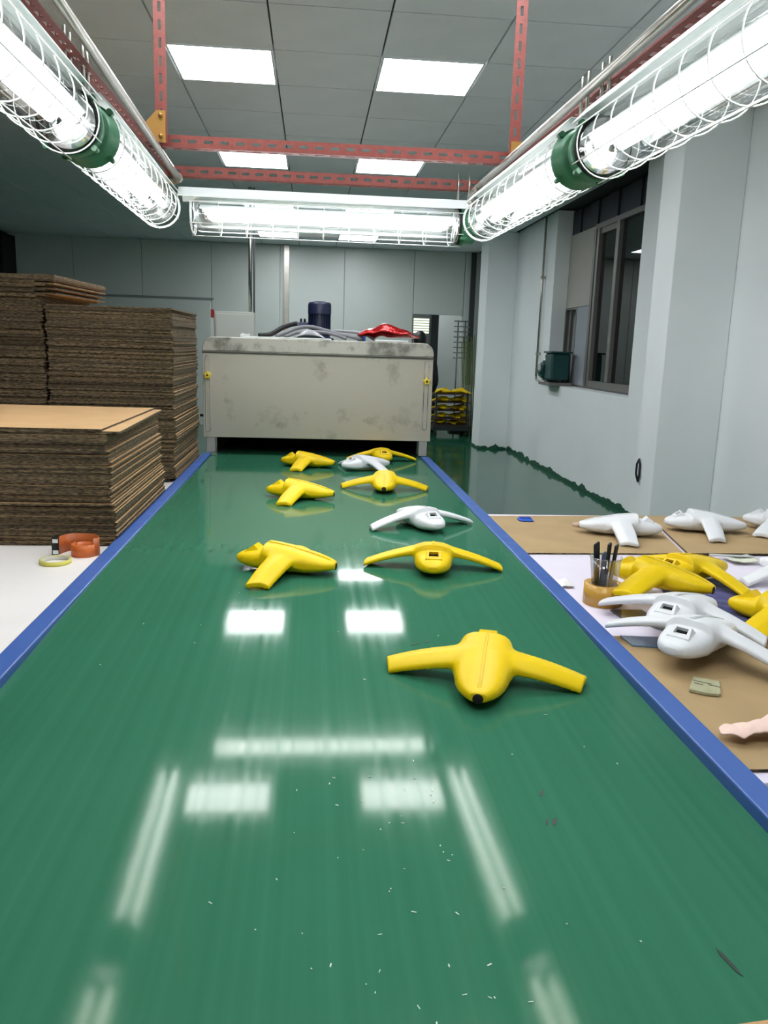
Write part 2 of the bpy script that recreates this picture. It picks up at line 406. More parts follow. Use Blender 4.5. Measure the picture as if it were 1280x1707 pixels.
for a, b in ((9.20, 9.23), (9.40, 9.42), (9.59, 9.618)):
    MB().box(RX - 0.005, RX + 0.03, a, b, WZ + 0.02, CZ + 0.495).build('frame_bar', ALU, w1)
MB().box(RX - 0.005, RX + 0.03, 9.231, 9.589, CZ + 0.475, CZ + 0.495).build('frame_bar', ALU, w1)
for y in (8.60, 8.70):
    MB().box(RX - 0.03, RX + 0.05, y - 0.03, y + 0.03, WZ + 0.02, ztop).build('frame_stile', ALU, w1, bevel=0.004)
MB().box(RX - 0.03, RX + 0.05, WY0 + 0.001, 8.565, WZ + 0.021, WZ + 0.09).build('frame_rail', ALU, w1, bevel=0.004)
MB().box(RX - 0.03, RX + 0.05, 8.00, 8.08, WZ + 0.091, ztop - 0.001).build('frame_stile', ALU, w1, bevel=0.004)
MB().box(RX - 0.01, RX + 0.05, 8.081, 8.565, ztop - 0.06, ztop - 0.002).build('frame_rail', ALU, w1, bevel=0.004)
MB().box(RX + 0.012, RX + 0.018, WY0 + 0.002, 7.998, WZ + 0.092, ztop - 0.002).build('pane', PANE, w1)
MB().box(RX + 0.012, RX + 0.018, 8.082, 8.564, WZ + 0.092, ztop - 0.062).build('pane', PANE, w1)
MB().box(RX - 0.034, RX - 0.03, 8.03, 8.045, CZ + 0.1, CZ + 0.16).build('latch', CHROME, w1)
struct(MB().box(XR + 1.6, XR + 1.7, 5.5, 12.5, 0, CEIL).build('wall_outside', mat('night_wall', (16, 18, 17), 0.8)))
# vertical conduit by the window
ct = thing('wall_conduit', 'thin grey steel conduit running down the wall beside the window', 'pipe', (XR - 0.035, 9.98, CZ - 0.345))
MB().tube([(0, 0, 0.04), (0, 0, 1.915)], 0.014, 10).build('riser', GALV, ct)
MB().tube([(0, 0, 0.04), (0, -0.005, 0.012), (0, -0.03, 0), (0, -0.5, -0.01)], 0.014, 10).build('elbow', GALV, ct)
for z in (0.3, 1.2): MB().box(-0.02, 0.034, -0.02, 0.02, z, z + 0.03).build('clip', GALV, ct)
# green blower motor on the sill
GMOT = mat('dark_green_motor', (20, 66, 66), 0.4, var=0.1, scale=20)
gm = thing('blower_motor', 'dark green electric blower motor standing in the window opening', 'motor', (XR + 0.04, 9.32, WZ + 0.001))
MB().box(-0.17, 0.10, -0.24, 0.2, 0, 0.035).build('base_plate', ALU, gm, bevel=0.004)
MB().lathe([(0.02, 0.2), (0.10, 0.2), (0.118, 0.18), (0.118, -0.02)], 20, 'y', (-0.06, 0.07, 0.16)).build('motor_body', GMOT, gm)
for k in range(12):
    a = 2 * PI * k / 12
    MB().box(-0.004, 0.004, 0.06, 0.22, 0.116, 0.13).build('cooling_fin', GMOT, gm, (-0.06, 0, 0.16), (0, a, 0))
MB().box(-0.15, 0.06, -0.22, 0.05, 0.06, 0.36).build('blower_housing', GMOT, gm, bevel=0.02)
MB().box(-0.17, 0.08, -0.24, 0.06, 0.36, 0.38).build('flange', GMOT, gm, bevel=0.004)
MB().box(-0.185, -0.178, 0.1, 0.2, 0.15, 0.23).build('name_plate', mat('plate_white', (190, 200, 196), 0.5), gm)
cab = MB().tube([(-0.10, 0.16, 0.278), (-0.11, 0.15, 0.33), (-0.1, 0.1, 0.35), (-0.08, 0.06, 0.32)], 0.012, 8).build('cable', BLACKR, gm)
cl = MB().tube([(2.334, 5.60, 0.50), (2.325, 5.62, 0.55), (2.33, 5.63, 0.62), (2.335, 5.61, 0.655), (2.336, 5.59, 0.62), (2.335, 5.585, 0.54), (2.33, 5.59, 0.495)], 0.008, 8).build('cable_loop', BLACKR)
tag(cl, 'short black cable loop hanging on the near wall pier', 'cable')

# ------------------------------------------------------------------ conveyor
conv = thing('conveyor', 'long green belt conveyor with blue side rails leading into the oven', 'conveyor', (0.04, 2.5, 0))
def rel(mb, name, mats, par, **k):
    o = mb.build(name, mats, par, **k); o.matrix_parent_inverse = Matrix.Translation(-Vector(par.location)); return o
BX0, BX1 = -0.648, 0.728
def sst(a, b, v):
    t = min(1, max(0, (v - a) / (b - a))); return t * t * (3 - 2 * t)
# belt slope shaped to shift the ceiling panel reflections, integrated to a height
_by = np.arange(-0.7, 8.0, 0.01)
_bsl = np.array([0.026 * sst(1.45, 1.75, v) * (1 - sst(2.08, 2.65, v)) - 0.0035 * sst(2.6, 2.9, v) * (1 - sst(4.5, 5.0, v)) for v in _by])
_bh = np.cumsum(_bsl) * 0.01 - 0.010
def belt_h(y): return float(np.interp(y, _by, _bh))
bs_ = [-0.6 + 0.04 * i for i in range(211)]
bv = [(x, y, BELT_Z + d + belt_h(y)) for y in bs_ for x, d in ((BX0 - 0.01, -0.012), (BX0 - 0.01, 0), (BX1 + 0.01, 0), (BX1 + 0.01, -0.012))]
bf = [(i * 4 + k, i * 4 + (k + 1) % 4, i * 4 + 4 + (k + 1) % 4, i * 4 + 4 + k) for i in range(210) for k in (0, 2, 3)] + [(0, 1, 2, 3), (843, 842, 841, 840)]
tv = [(x, y, BELT_Z + belt_h(y)) for y in bs_ for x in (BX0 - 0.01, BX1 + 0.01)]
rel(MB().add(bv, bf).add(tv, [(i * 2, i * 2 + 1, i * 2 + 3, i * 2 + 2) for i in range(210)], 0, True), 'belt', BELT, conv, fix=False)
for a, b, s in ((BX0 - 0.054, BX0, 1), (BX1, BX1 + 0.054, -1)):
    prof = [(a, BELT_Z - 0.10), (b, BELT_Z - 0.10), (b, BELT_Z + 0.014), (a, BELT_Z + 0.014)]
    rel(MB().prism(prof, 'y', -0.6, 5.36), 'side_rail', BLUE, conv, bevel=0.004)
rel(MB().box(BX0 + 0.01, BX1 - 0.01, -0.5, 7.7, BELT_Z - 0.06, BELT_Z - 0.02), 'slider_bed', GREYP, conv)
for y in (-0.3, 2.5, 4.8):
    for x in (BX0 - 0.03, BX1 + 0.03):
        rel(MB().box(x - 0.025, x + 0.025, y - 0.025, y + 0.025, 0, BELT_Z - 0.10), 'leg', BLUE, conv)
# scuffs on the belt
SCUF = mat('dark_scuff', (14, 44, 34), 0.5)
def scuff(x, y, l, w, a):
    pts = [(-l / 2, -w * .2), (-l * .2, -w / 2), (l * .3, -w * .4), (l / 2, 0), (l * .25, w / 2), (-l * .3, w * .35)]
    o = MB().prism(pts, 'z', 0, 0.0006).build('scuff_mark', SCUF, conv, (x - 0.04, y - 2.5, BELT_Z + 0.0004 + belt_h(y)), (0, 0, a))
for q in ((0.265, 1.92, 0.03, 0.007, 0.6), (0.298, 1.935, 0.02, 0.006, 0.5), (0.398, 1.235, 0.022, 0.006, 1.0), (0.383, 1.15, 0.02, 0.004, 1.2), (0.395, 1.15, 0.026, 0.008, 1.1), (0.525, 0.84, 0.05, 0.007, 1.75)):
    scuff(*q)
FLK = mat('white_flake', (205, 215, 205), 0.6)
rf = random.Random(11)
fl = MB()
for i in range(70):
    x = rf.gauss(0.13, 0.12); y = rf.uniform(0.75, 1.3) if i < 50 else rf.uniform(1.3, 2.4)
    if i >= 50: x = rf.uniform(-0.5, 0.6)
    a = rf.uniform(0, PI); l = rf.uniform(0.0006, 0.0035); w = rf.uniform(0.0004, 0.0009)
    c, d = math.cos(a), math.sin(a)
    fl.add([(x + c * u * l - d * v * w, y + d * u * l + c * v * w, BELT_Z + 0.0004 + h + belt_h(y)) for h in (0, 0.0006) for u, v in ((-1, -1), (1, -1), (1, 1), (-1, 1))],
           [(0, 3, 2, 1), (4, 5, 6, 7), (0, 1, 5, 4), (1, 2, 6, 5), (2, 3, 7, 6), (3, 0, 4, 7)])
fo = rel(fl, 'dust_flecks', FLK, conv, fix=False); fo['kind'] = 'stuff'
# cardboard edge at the very bottom right corner
cb = MB().prism([(0.434, 0.728), (0.60, 0.745), (0.62, 0.50), (0.45, 0.48)], 'z', BELT_Z + 0.0005, BELT_Z + 0.0055).build('cardboard_offcut', KRAFT)
tag(cb, 'tan cardboard offcut lying on the near end of the green belt', 'cardboard')

# ------------------------------------------------------------------ drying oven at the belt's end
OY = 5.38; OX0, OX1 = -0.700, 0.788; OT = CZ + 0.028; OPB = CZ - 0.612; OPT = CZ - 0.062
oven = thing('drying_oven', 'stainless steel tunnel oven with smudged front panel straddling the green belt', 'oven', (0.044, OY, 0))
def ov(mb, name, mats, **k): return rel(mb, name, mats, oven, **k)
# top cover with rounded ends
prof = [(OX0, OPT)] + [(OX1, OPT)] + arc(OX1 - 0.07, OT - 0.07, 0.07, 0, PI / 2, 8) + arc(OX0 + 0.07, OT - 0.07, 0.07, PI / 2, PI, 8)
ov(MB().prism(prof, 'y', OY - 0.012, OY + 2.3), 'top_cover', STEELT, bevel=0.006)
ov(MB().box(OX0 - 0.002, OX1 + 0.002, OY - 0.016, OY - 0.011, OPT - 0.012, OPT - 0.003), 'cover_seam', mat('dark_seam', (60, 58, 54), 0.5))
ov(MB().box(OX0 + 0.001, OX1 - 0.001, OY - 0.006, OY + 0.02, OPB, OPT - 0.001), 'front_panel', STEEL, bevel=0.003)
for x in (OX0 + 0.005, OX1 - 0.03): ov(MB().box(x, x + 0.025, OY + 0.021, OY + 2.29, OPB, OPT - 0.001), 'side_panel', STEELT)
ov(MB().box(OX0 + 0.06, OX1 - 0.06, OY + 2.2, OY + 2.22, BELT_Z + 0.002, OPB), 'curtain', BLACKR)
ov(MB().box(OX0 + 0.06, OX1 - 0.06, OY + 0.03, OY + 2.19, OPB + 0.001, OPB + 0.03), 'inner_roof', DARK)
for x in (OX0 + 0.078, OX1 - 0.083): ov(MB().box(x, x + 0.005, OY + 0.06, OY + 2.19, BELT_Z + 0.003, OPB), 'tunnel_blackout', BLACKR)  # black sheets added to keep the tunnel dark below the front panel
for s_, x in ((0, OX0 + 0.02), (1, OX1 - 0.075)):
    for y in (OY - 0.004, OY + 2.2):
        ov(MB().box(x, x + 0.055, y, y + 0.06, BELT_Z + 0.015 if y < 6 else 0, OPB - 0.001), 'leg', GREYP, bevel=0.003)
for x, zt, zb_, zk in ((OX0 + 0.033, CZ - 0.09, CZ - 0.575, CZ - 0.215), (OX1 - 0.042, CZ - 0.085, CZ - 0.535, CZ - 0.218)):
    pts = arc(x, zt - 0.014, 0.014, PI, 0, 8) + arc(x, zb_ + 0.014, 0.014, 0, -PI, 8)
    sl = ov(MB().tube([(a, OY - 0.008, b) for a, b in pts], 0.0035, 6, closed=True), 'slot_rim', STEELT)
    o = ov(MB().prism(arc(x, zt - 0.014, 0.012, PI, 0, 8) + arc(x, zb_ + 0.014, 0.012, 0, -PI, 8), 'y', OY - 0.0085, OY - 0.0065), 'adjusting_slot', mat('slot_steel', (205, 200, 188), 0.3, metal=0.4))
    star = [(math.cos(2 * PI * k / 10 + PI / 2) * (0.027 if k % 2 == 0 else 0.017), math.sin(2 * PI * k / 10 + PI / 2) * (0.027 if k % 2 == 0 else 0.017)) for k in range(10)]
    kn = MB().prism(star, 'y', -0.03, 0).build('star_knob', YKNOB, oven, (x - 0.044, -0.0085, zk), bevel=0.004)
    MB().lathe([(0.0005, -0.033), (0.006, -0.033), (0.006, -0.02)], 12, 'y').build('knob_bolt', DARK, kn)
ov(MB().tube([(OX0 - 0.06, OY + 0.3, CZ - 0.50), (OX0 + 0.01, OY + 0.3, CZ - 0.50)], 0.009, 8), 'shaft', BLACKR)
# motor on the oven
mo = thing('electric_motor', 'navy blue finned electric motor standing upright on the oven roof', 'motor', (0.044, 5.75, OT + 0.001))
MB().lathe([(0.03, 0), (0.1, 0), (0.1, 0.012), (0.075, 0.02), (0.07, 0.03), (0.066, 0.165), (0.066, 0.17)], 24).build('motor_body', NAVY, mo)
for k in range(24):
    MB().box(0.060, 0.077, -0.0022, 0.0022, 0.03, 0.172).build('cooling_fin', NAVY, mo, (0, 0, 0), (0, 0, 2 * PI * k / 24))
MB().lathe([(0.079, 0.172), (0.079, 0.235), (0.072, 0.25), (0.05, 0.257), (0.001, 0.258)], 28, cap=False).build('fan_cowl', NAVY, mo)
MB().box(-0.145, -0.077, -0.035, 0.035, 0.075, 0.115).build('terminal_box', mat('slate_box', (62, 66, 98), 0.5), mo, bevel=0.004)
for x in (-0.125, -0.10): MB().lathe([(0.008, 0.115), (0.008, 0.135), (0.004, 0.14)], 8, o=(x, -0.02, 0)).build('cable_gland', BLACKR, mo)

def bez(pts, n=10):
    # Catmull-Rom through the points
    P = [Vector(p) for p in pts]; P = [P[0] * 2 - P[1]] + P + [P[-1] * 2 - P[-2]]; out = []
    for i in range(1, len(P) - 2):
        for k in range(n):
            t = k / n; a, b, c, d = P[i - 1:i + 3]
            out.append(0.5 * ((2 * b) + (c - a) * t + (2 * a - 5 * b + 4 * c - d) * t * t + (3 * b - a - 3 * c + d) * t ** 3))
    out.append(P[-2]); return out
Z0 = OT + 0.001
def hose(pts, r, m_, label, name='cable'):
    o = MB().tube(bez([(x, y, Z0 + z + r) for x, y, z in pts], 8), r, 10).build(name, m_)
    return tag(o, label, 'cable', 'cables on the oven roof')
hose([(-0.36, 5.62, 0), (-0.28, 5.65, 0.012), (-0.2, 5.69, 0.06), (-0.13, 5.75, 0.085), (-0.105, 5.752, 0.088)], 0.016, BLACKR, 'thick black cable arching up to the motor terminal box')
hose([(-0.24, 5.50, 0), (-0.17, 5.52, 0.03), (-0.09, 5.56, 0.062), (0.0, 5.58, 0.068), (0.1, 5.57, 0.045), (0.22, 5.56, 0.02), (0.33, 5.52, 0)], 0.013, GREYH, 'grey corrugated hose humped in front of the motor')
hose([(-0.18, 5.46, 0), (-0.1, 5.47, 0.03), (0.0, 5.49, 0.04), (0.12, 5.48, 0.03), (0.22, 5.46, 0.0)], 0.011, GREYH, 'lower grey hose lying along the oven front edge')
hose([(0.14, 5.62, 0.055), (0.24, 5.63, 0.05), (0.34, 5.62, 0.04), (0.42, 5.6, 0)], 0.010, mat('pale_hose', (150, 152, 156), 0.5), 'pale grey hose trailing from motor towards the red foil')
# crumpled sheets
def crumple(name, x0, x1, y0, y1, z, hfun, m_, label, cat, nx=26, ny=14, seed=1, thick=0.002, amp=0.006, shape=None, fs_=1.0):
    rnd = np.random.RandomState(seed)
    cx, cy_ = (x0 + x1) / 2, (y0 + y1) / 2
    waves = [(rnd.uniform(8, 40) * fs_, rnd.uniform(0, PI), rnd.uniform(0, 6.28), rnd.uniform(.3, 1)) for _ in range(9)]
    vs = []; fs = []
    for j in range(ny + 1):
        for i in range(nx + 1):
            u, v = i / nx, j / ny
            px, py = x0 + (x1 - x0) * u, y0 + (y1 - y0) * v
            if shape: px, py = shape(u, v)
            w = sum(abs(math.sin((px * math.cos(a) + py * math.sin(a)) * f + p)) * s for f, a, p, s in waves) / 4.5
            vs.append((px, py, z + hfun(u, v) + amp * w))
    W = nx + 1
    for j in range(ny):
        for i in range(nx): fs.append((j * W + i, j * W + i + 1, (j + 1) * W + i + 1, (j + 1) * W + i))
    mb = MB().add(vs, fs, 0, True)
    o = mb.build(name, m_, fix=False)
    so = o.modifiers.new('s', 'SOLIDIFY'); so.thickness = thick; so.offset = 1
    return tag(o, label, cat)
REDF = mat('red_foil', (176, 20, 24), 0.18, metal=0.5, var=0.25, scale=14, bump=0.5, bscale=30)
crumple('foil_bag', 0.30, 0.70, 5.45, 5.64, Z0 + 0.001, lambda u, v: 0.085 * max(0, 1 - abs(u - .45) * 1.9) ** 0.7 * math.sin(PI * min(1, v + .15)), REDF, 'crumpled shiny red foil bag on the oven roof', 'bag', amp=0.035, seed=4)
crumple('plastic_bag', -0.12, 0.08, 5.40, 5.47, Z0 + 0.001, lambda u, v: 0.05 * math.sin(PI * u) ** 1.2 * math.sin(PI * min(1, v + .1)), mat('grey_film', (150, 150, 156), 0.3, var=0.1), 'crumpled pale grey plastic wrap below the motor', 'wrap', amp=0.012, seed=8)
tag(MB().box(-0.45, 0.12, 5.39, 5.43, Z0, Z0 + 0.008).build('white_strip', HOOD, bevel=0.002), 'thin white plastic strip lying on the oven roof edge', 'strip')
tag(MB().box(0.40, 0.62, 5.395, 5.43, Z0, Z0 + 0.012).build('white_strip', HOOD, bevel=0.002), 'short white strip under the red foil bag', 'strip')
cn = thing('cable_connector', 'small white connector block with studs on the oven roof', 'connector', (-0.44, 5.5, Z0))
MB().box(-0.03, 0.03, -0.02, 0.02, 0, 0.022).build('block', HOOD, cn, bevel=0.003)
for x in (-0.018, 0.018): MB().lathe([(0.006, 0.022), (0.006, 0.03)], 8, o=(x, 0, 0)).build('stud', GALV, cn)
tag(MB().prism(arc(0, 0, 0.03, 0, 2 * PI, 14)[:-1], 'z', 0, 0.05).build('bottle_cap', mat('bright_blue', (40, 96, 190), 0.4), None, (0.33, 5.68, Z0), bevel=0.008), 'small bright blue cap between hoses and red foil', 'cap')

# electrical cabinet behind the oven, with its conduit
ec = thing('electrical_cabinet', 'pale grey electrical cabinet with red corner behind the oven', 'cabinet', (-0.835, 9.1, 0))
MB().box(-0.20, 0.21, -0.15, 0.15, 0.05, CZ + 0.31).build('body', mat('cabinet_grey', (190, 192, 184), 0.5), ec, bevel=0.006)
MB().box(-0.185, 0.195, -0.165, -0.151, 0.1, CZ + 0.285).build('door', mat('cabinet_grey', (190, 192, 184), 0.5), ec, bevel=0.004)
MB().box(-0.235, -0.205, -0.16, -0.12, 0.05, CZ + 0.24).build('corner_post', mat('cabinet_grey', (190, 192, 184), 0.5), ec)
MB().box(-0.236, -0.204, -0.161, -0.119, CZ + 0.241, CZ + 0.325).build('red_corner_strip', mat('red_plastic', (150, 28, 34), 0.4), ec)  # plain red strip at the cabinet's left corner
MB().box(-0.2, 0.2, -0.14, 0.14, 0, 0.05).build('plinth', DARK, ec)
MB().tube([(0.165, -0.02, CZ + 0.31), (0.165, -0.02, CEIL - 0.002)], 0.019, 12).build('conduit', GALV, ec)
MB().tube([(0.205, -0.02, CZ + 0.31), (0.205, -0.02, CEIL - 0.002)], 0.010, 10).build('cable', mat('grey_cable', (96, 100, 104), 0.5), ec)

# ------------------------------------------------------------------ hanging frame of slotted red angle iron
BZ = CZ + 0.722
def slotted_angle(name, p0, p1, d1, d2, par, w=0.042, pitch=0.060, slot=0.034, sw=0.011, th=0.003):
    p0, p1 = Vector(p0), Vector(p1); L = (p1 - p0).length; t = (p1 - p0) / L; d1 = Vector(d1); d2 = Vector(d2)
    us = [0.0]; solid = []
    x = (L % pitch) / 2
    n = int(L // pitch)
    for i in range(n):
        a = x + i * pitch + (pitch - slot) / 2; us += [a, a + slot]; solid += [True, False]
    us.append(L); solid.append(True)
    rows = [0, (w - sw) / 2, (w + sw) / 2, w]
    vs = []; fs = []
    lanes = [(d1, r) for r in rows[::-1]] + [(d2, r) for r in rows[1:]]      # 7 lanes, corner in the middle
    for u in us:
        for d, r in lanes: vs.append(p0 + t * u + d * r)
    for i in range(len(us) - 1):
        for k in range(6):
            if k in (1, 4) and not solid[i]: continue
            a = i * 7 + k; fs.append((a, a + 1, a + 8, a + 7))
    o = MB().add(vs, fs).build(name, REDP, fix=False)
    so = o.modifiers.new('s', 'SOLIDIFY'); so.thickness = th; so.offset = 0
    o.parent = par; o.matrix_parent_inverse = Matrix.Translation(-Vector(par.location)); return o
fr = thing('hanging_frame', 'red slotted angle iron frame hung from the ceiling above the belt', 'frame', (0.08, 3.3, BZ))
slotted_angle('post', (-0.590, 3.31, BZ - 0.004), (-0.590, 3.31, CEIL), (1, 0, 0), (0, 1, 0), fr)
slotted_angle('post', (0.780, 3.29, BZ - 0.004), (0.780, 3.29, CEIL), (-1, 0, 0), (0, 1, 0), fr)
slotted_angle('cross_beam', (-0.64, 3.365, BZ - 0.005), (0.79, 3.355, BZ - 0.005), (0, 0, 1), (0, 1, 0), fr)
slotted_angle('cross_beam', (-0.66, 3.875, BZ - 0.015), (0.77, 3.875, BZ - 0.015), (0, 0, 1), (0, 1, 0), fr)
slotted_angle('side_beam', (-0.638, 3.93, BZ - 0.008), (-0.660, 0.2, BZ - 0.008), (1, 0, 0), (0, 0, 1), fr)
slotted_angle('side_beam', (0.775, 3.93, BZ - 0.008), (0.890, 0.2, BZ - 0.008), (-1, 0, 0), (0, 0, 1), fr)
BRASS = mat('zinc_yellow', (176, 132, 70), 0.4, metal=0.6)
g = rel(MB().prism([(-0.655, BZ - 0.005), (-0.553, BZ - 0.005), (-0.553, BZ + 0.105), (-0.585, BZ + 0.105), (-0.655, BZ + 0.03)], 'y', 3.300, 3.305), 'gusset_plate', BRASS, fr)
for x, z in ((-0.57, BZ + 0.088), (-0.57, BZ + 0.016), (-0.635, BZ + 0.016)):
    rel(MB().lathe([(0.001, 3.288), (0.007, 3.29), (0.009, 3.2995)], 10, 'y', (x, 0, z), cap=False), 'bolt', BRASS, fr)
rel(MB().prism([(0.745, BZ - 0.005), (0.80, BZ - 0.005), (0.80, BZ + 0.06), (0.745, BZ + 0.06)], 'y', 3.282, 3.286), 'gusset_plate', BRASS, fr)

# galvanised conduits along the frame
def conduit(pts, label, elbows):
    t = thing('conduit_pipe', label, 'pipe', pts[0], group='galvanised conduits above the belt')
    o = Vector(pts[0])
    MB().tube([Vector(p) - o for p in pts], 0.0135, 14).build('pipe', GALV, t)
    for e in elbows:
        MB().tube([Vector(p) - o for p in bez(e, 6)], 0.0155, 12).build('elbow', GALV, t)
        for p, q in ((e[0], e[1]), (e[-1], e[-2])):
            d = (Vector(q) - Vector(p)).normalized()
            MB().tube([Vector(p) - o, Vector(p) - o + d * 0.02], 0.019, 12).build('coupling', GALV, t)
conduit([(-0.592, 3.80, CZ + 0.690), (-0.553, 0.3, CZ + 0.775)], 'galvanised conduit slanting over the left row of caged lamps', [[(-0.589, 3.80, CZ + 0.688), (-0.592, 3.85, CZ + 0.688), (-0.62, 3.87, CZ + 0.686), (-0.66, 3.87, CZ + 0.684)]])
conduit([(0.709, 3.70, CZ + 0.692), (0.832, 0.3, CZ + 0.765)], 'galvanised conduit beside the red beam over the right row of lamps', [[(0.709, 3.70, CZ + 0.686), (0.705, 3.78, CZ + 0.684), (0.70, 3.82, CZ + 0.672), (0.698, 3.825, CZ + 0.632)], [(0.715, 3.60, CZ + 0.686), (0.75, 3.61, CZ + 0.686), (0.772, 3.61, CZ + 0.68), (0.776, 3.61, CZ + 0.664)]])

# ------------------------------------------------------------------ caged fluorescent lamps
LAMP_R, CAGE_R, LL = 0.074, 0.087, 1.20
def lamp_proto():
    t = thing('caged_lamp', 'caged lamp', 'lamp')
    g_ = MB().lathe([(LAMP_R, 0.0), (LAMP_R, LL - 0.03), (LAMP_R * 0.93, LL - 0.008), (LAMP_R * 0.7, LL)], 36, 'y', cap=False).build('glass_cylinder', GLASS, t)
    MB().lathe([(0.001, LL - 0.002), (LAMP_R * 0.7, LL - 0.001)], 24, 'y', cap=False).build('glass_end', GLASS, t)
    for x in (-0.030, 0.030):
        tb = MB().lathe([(0.0135, 0.07), (0.0135, LL - 0.07)], 12, 'y', (x, 0, -0.004)).build('fluorescent_tube', TUBE, t)
        for a, b in ((0.045, 0.0699), (LL - 0.0699, LL - 0.045)):
            MB().lathe([(0.0137, a), (0.0137, b)], 12, 'y', (x, 0, -0.004)).build('tube_cap', CHROME, tb)
    MB().prism([(-0.05, 0.018), (-0.032, 0.034), (0.032, 0.034), (0.05, 0.018), (0.05, 0.022), (0.033, 0.038), (-0.033, 0.038), (-0.05, 0.022)], 'y', 0.03, LL - 0.03).build('inner_reflector', HOOD, t)
    cap = MB().lathe([(0.03, -0.066), (0.066, -0.064), (0.076, -0.054), (0.078, -0.012), (0.085, -0.006), (0.085, 0.006), (0.078, 0.008)], 32, 'y').build('end_housing', GREENC, t)
    for k in range(4):
        a = PI / 4 + k * PI / 2
        lg = MB().lathe([(0.008, -0.018), (0.008, 0.012)], 10, 'y', (0.087 * math.cos(a), 0, 0.087 * math.sin(a))).build('lug', GREENC, cap)
    MB().lathe([(LAMP_R + 0.001, 0.008), (LAMP_R + 0.007, 0.009), (LAMP_R + 0.007, 0.018), (LAMP_R + 0.001, 0.02)], 32, 'y', cap=False).build('gasket', BLACKR, t)
    # sheet hood: shallow roof over the glass
    hw, za, ze = 0.079, 0.104, 0.064
    MB().prism([(-hw, ze), (-0.04, za), (0.04, za), (hw, ze), (hw, ze + 0.003), (0.04, za + 0.003), (-0.04, za + 0.003), (-hw, ze + 0.003)], 'y', -0.02, LL + 0.06).build('hood', HOOD, t)
    for y in (-0.03, 0.02):
        MB().tube([(0.0, y, 0.112), (0.0, y, 0.225)], 0.005, 8).build('hanger_rod', GALV, t)
    MB().lathe([(0.001, 0.034), (LAMP_R - .003, 0.034), (LAMP_R - .003, 0.012)], 28, 'y', cap=False).build('end_plate', CHROME, t)
    n = 11
    a0, a1 = math.radians(150), math.radians(390)
    ring = MB().tube([(CAGE_R * math.cos(a0 + (a1 - a0) * i / 22), 0, CAGE_R * math.sin(a0 + (a1 - a0) * i / 22)) for i in range(23)], 0.0019, 5).mesh('guard_ring'); ring.materials.append(WIRE)
    for i in range(n): place('guard_ring', ring, t, (0, 0.05 + (LL - 0.05) * i / (n - 1), 0))
    for k in range(5):
        a = a0 + (a1 - a0) * k / 4
        MB().tube([((CAGE_R + .003) * math.cos(a), 0.0, (CAGE_R + .003) * math.sin(a)), ((CAGE_R + .003) * math.cos(a), LL + 0.01, (CAGE_R + .003) * math.sin(a))], 0.0018, 5).build('guard_wire', WIRE, t)
    endr = MB().tube([(0.082 * math.cos(2 * PI * i / 24), LL + 0.006, 0.082 * math.sin(2 * PI * i / 24)) for i in range(24)], 0.003, 5, closed=True).build('end_ring', WIRE, t)
    return t
lp = lamp_proto()
LZ = CZ + 0.548
lamps = [((-0.628, 2.49, LZ), 0.02, 'left far caged fluorescent lamp under white hood, meeting the crosswise lamp'),
         ((-0.640, 2.355, LZ), PI + 0.01, 'left near caged fluorescent lamp with green end housing, cut by the frame edge'),
         ((0.762, 2.46, LZ), 0.03, 'right far caged fluorescent lamp ending beside the crosswise lamp'),
         ((0.778, 2.325, LZ), PI + 0.035, 'right near caged fluorescent lamp, largest and brightest, with green end housing'),
         ((0.668, 3.87, LZ), PI / 2, 'crosswise caged fluorescent lamp with green housing at its right end')]
for i, (loc, rz, lab) in enumerate(lamps):
    o = lp if i == 0 else copy_tree(lp)
    o.location = loc; o.rotation_euler = (0, 0, rz); o['label'] = lab; o['group'] = 'caged fluorescent lamps over the belt'

# ------------------------------------------------------------------ moulded winged shells
def sdf_shell():
    h = 0.0034
    X = np.arange(-0.185, 0.186, h); Y = np.arange(-0.245, 0.246, h); Z = np.arange(-0.03, 0.112, h)
    x, y, z = np.meshgrid(X, Y, Z, indexing='ij')
    xs = [-.168, -.165, -.158, -.145, -.125, -.10, -.076, -.068, -.064, -.03, .02, .07, .10, .125, .145, .158, .168]
    ws = [.002, .016, .028, .040, .050, .057, .060, .061, .061, .063, .063, .060, .055, .047, .037, .027, .016]
    zt = [.034, .043, .049, .055, .061, .066, .071, .073, .092, .089, .081, .070, .063, .056, .050, .046, .042]
    zb = [.030, .025, .021, .016, .011, .007, .004, .003, .003, .003, .003, .005, .008, .012, .016, .019, .022]
    w = np.interp(x, xs, ws); t = np.interp(x, xs, zt); b = np.interp(x, xs, zb)
    zc = b + (t - b) * 0.42
    hh = np.where(z > zc, t - zc, zc - b)
    p = np.where(z > zc, 3.0, 2.1)
    r = ((np.abs(y) / w) ** p + (np.abs(z - zc) / hh) ** p) ** (1 / p)
    fb = (r - 1) * np.minimum(w, hh)
    fb = np.maximum(fb, np.abs(x) - 0.166)
    s = np.abs(y)
    c = np.interp(s, [0, .055, .08, .15, .23], [.046, .044, .040, .038, .034])
    tk = np.interp(s, [0, .05, .10, .23], [.017, .014, .011, .008])
    xc = np.interp(s, [0, .06, .23], [.006, .004, -.012])
    wz = .063 - .049 * (s / .225) ** 1.7
    q = (x - xc) / c
    dz = z - (wz - 0.016 * np.maximum(0, q - .15) ** 1.3 - 0.004 * np.maximum(0, -q - .3))
    fw = ((np.abs(q) ** 4 + (np.abs(dz) / tk) ** 4) ** (1 / 4) - 1) * tk
    fw = np.maximum(fw, s - 0.224 + 0.25 * np.clip(x - xc, -.02, .03))
    k = 0.009
    hm = np.clip(0.5 + 0.5 * (fw - fb) / k, 0, 1)
    F = fw * (1 - hm) + fb * hm - k * hm * (1 - hm)
    return surface_nets(F, X[0], Y[0], Z[0], h)
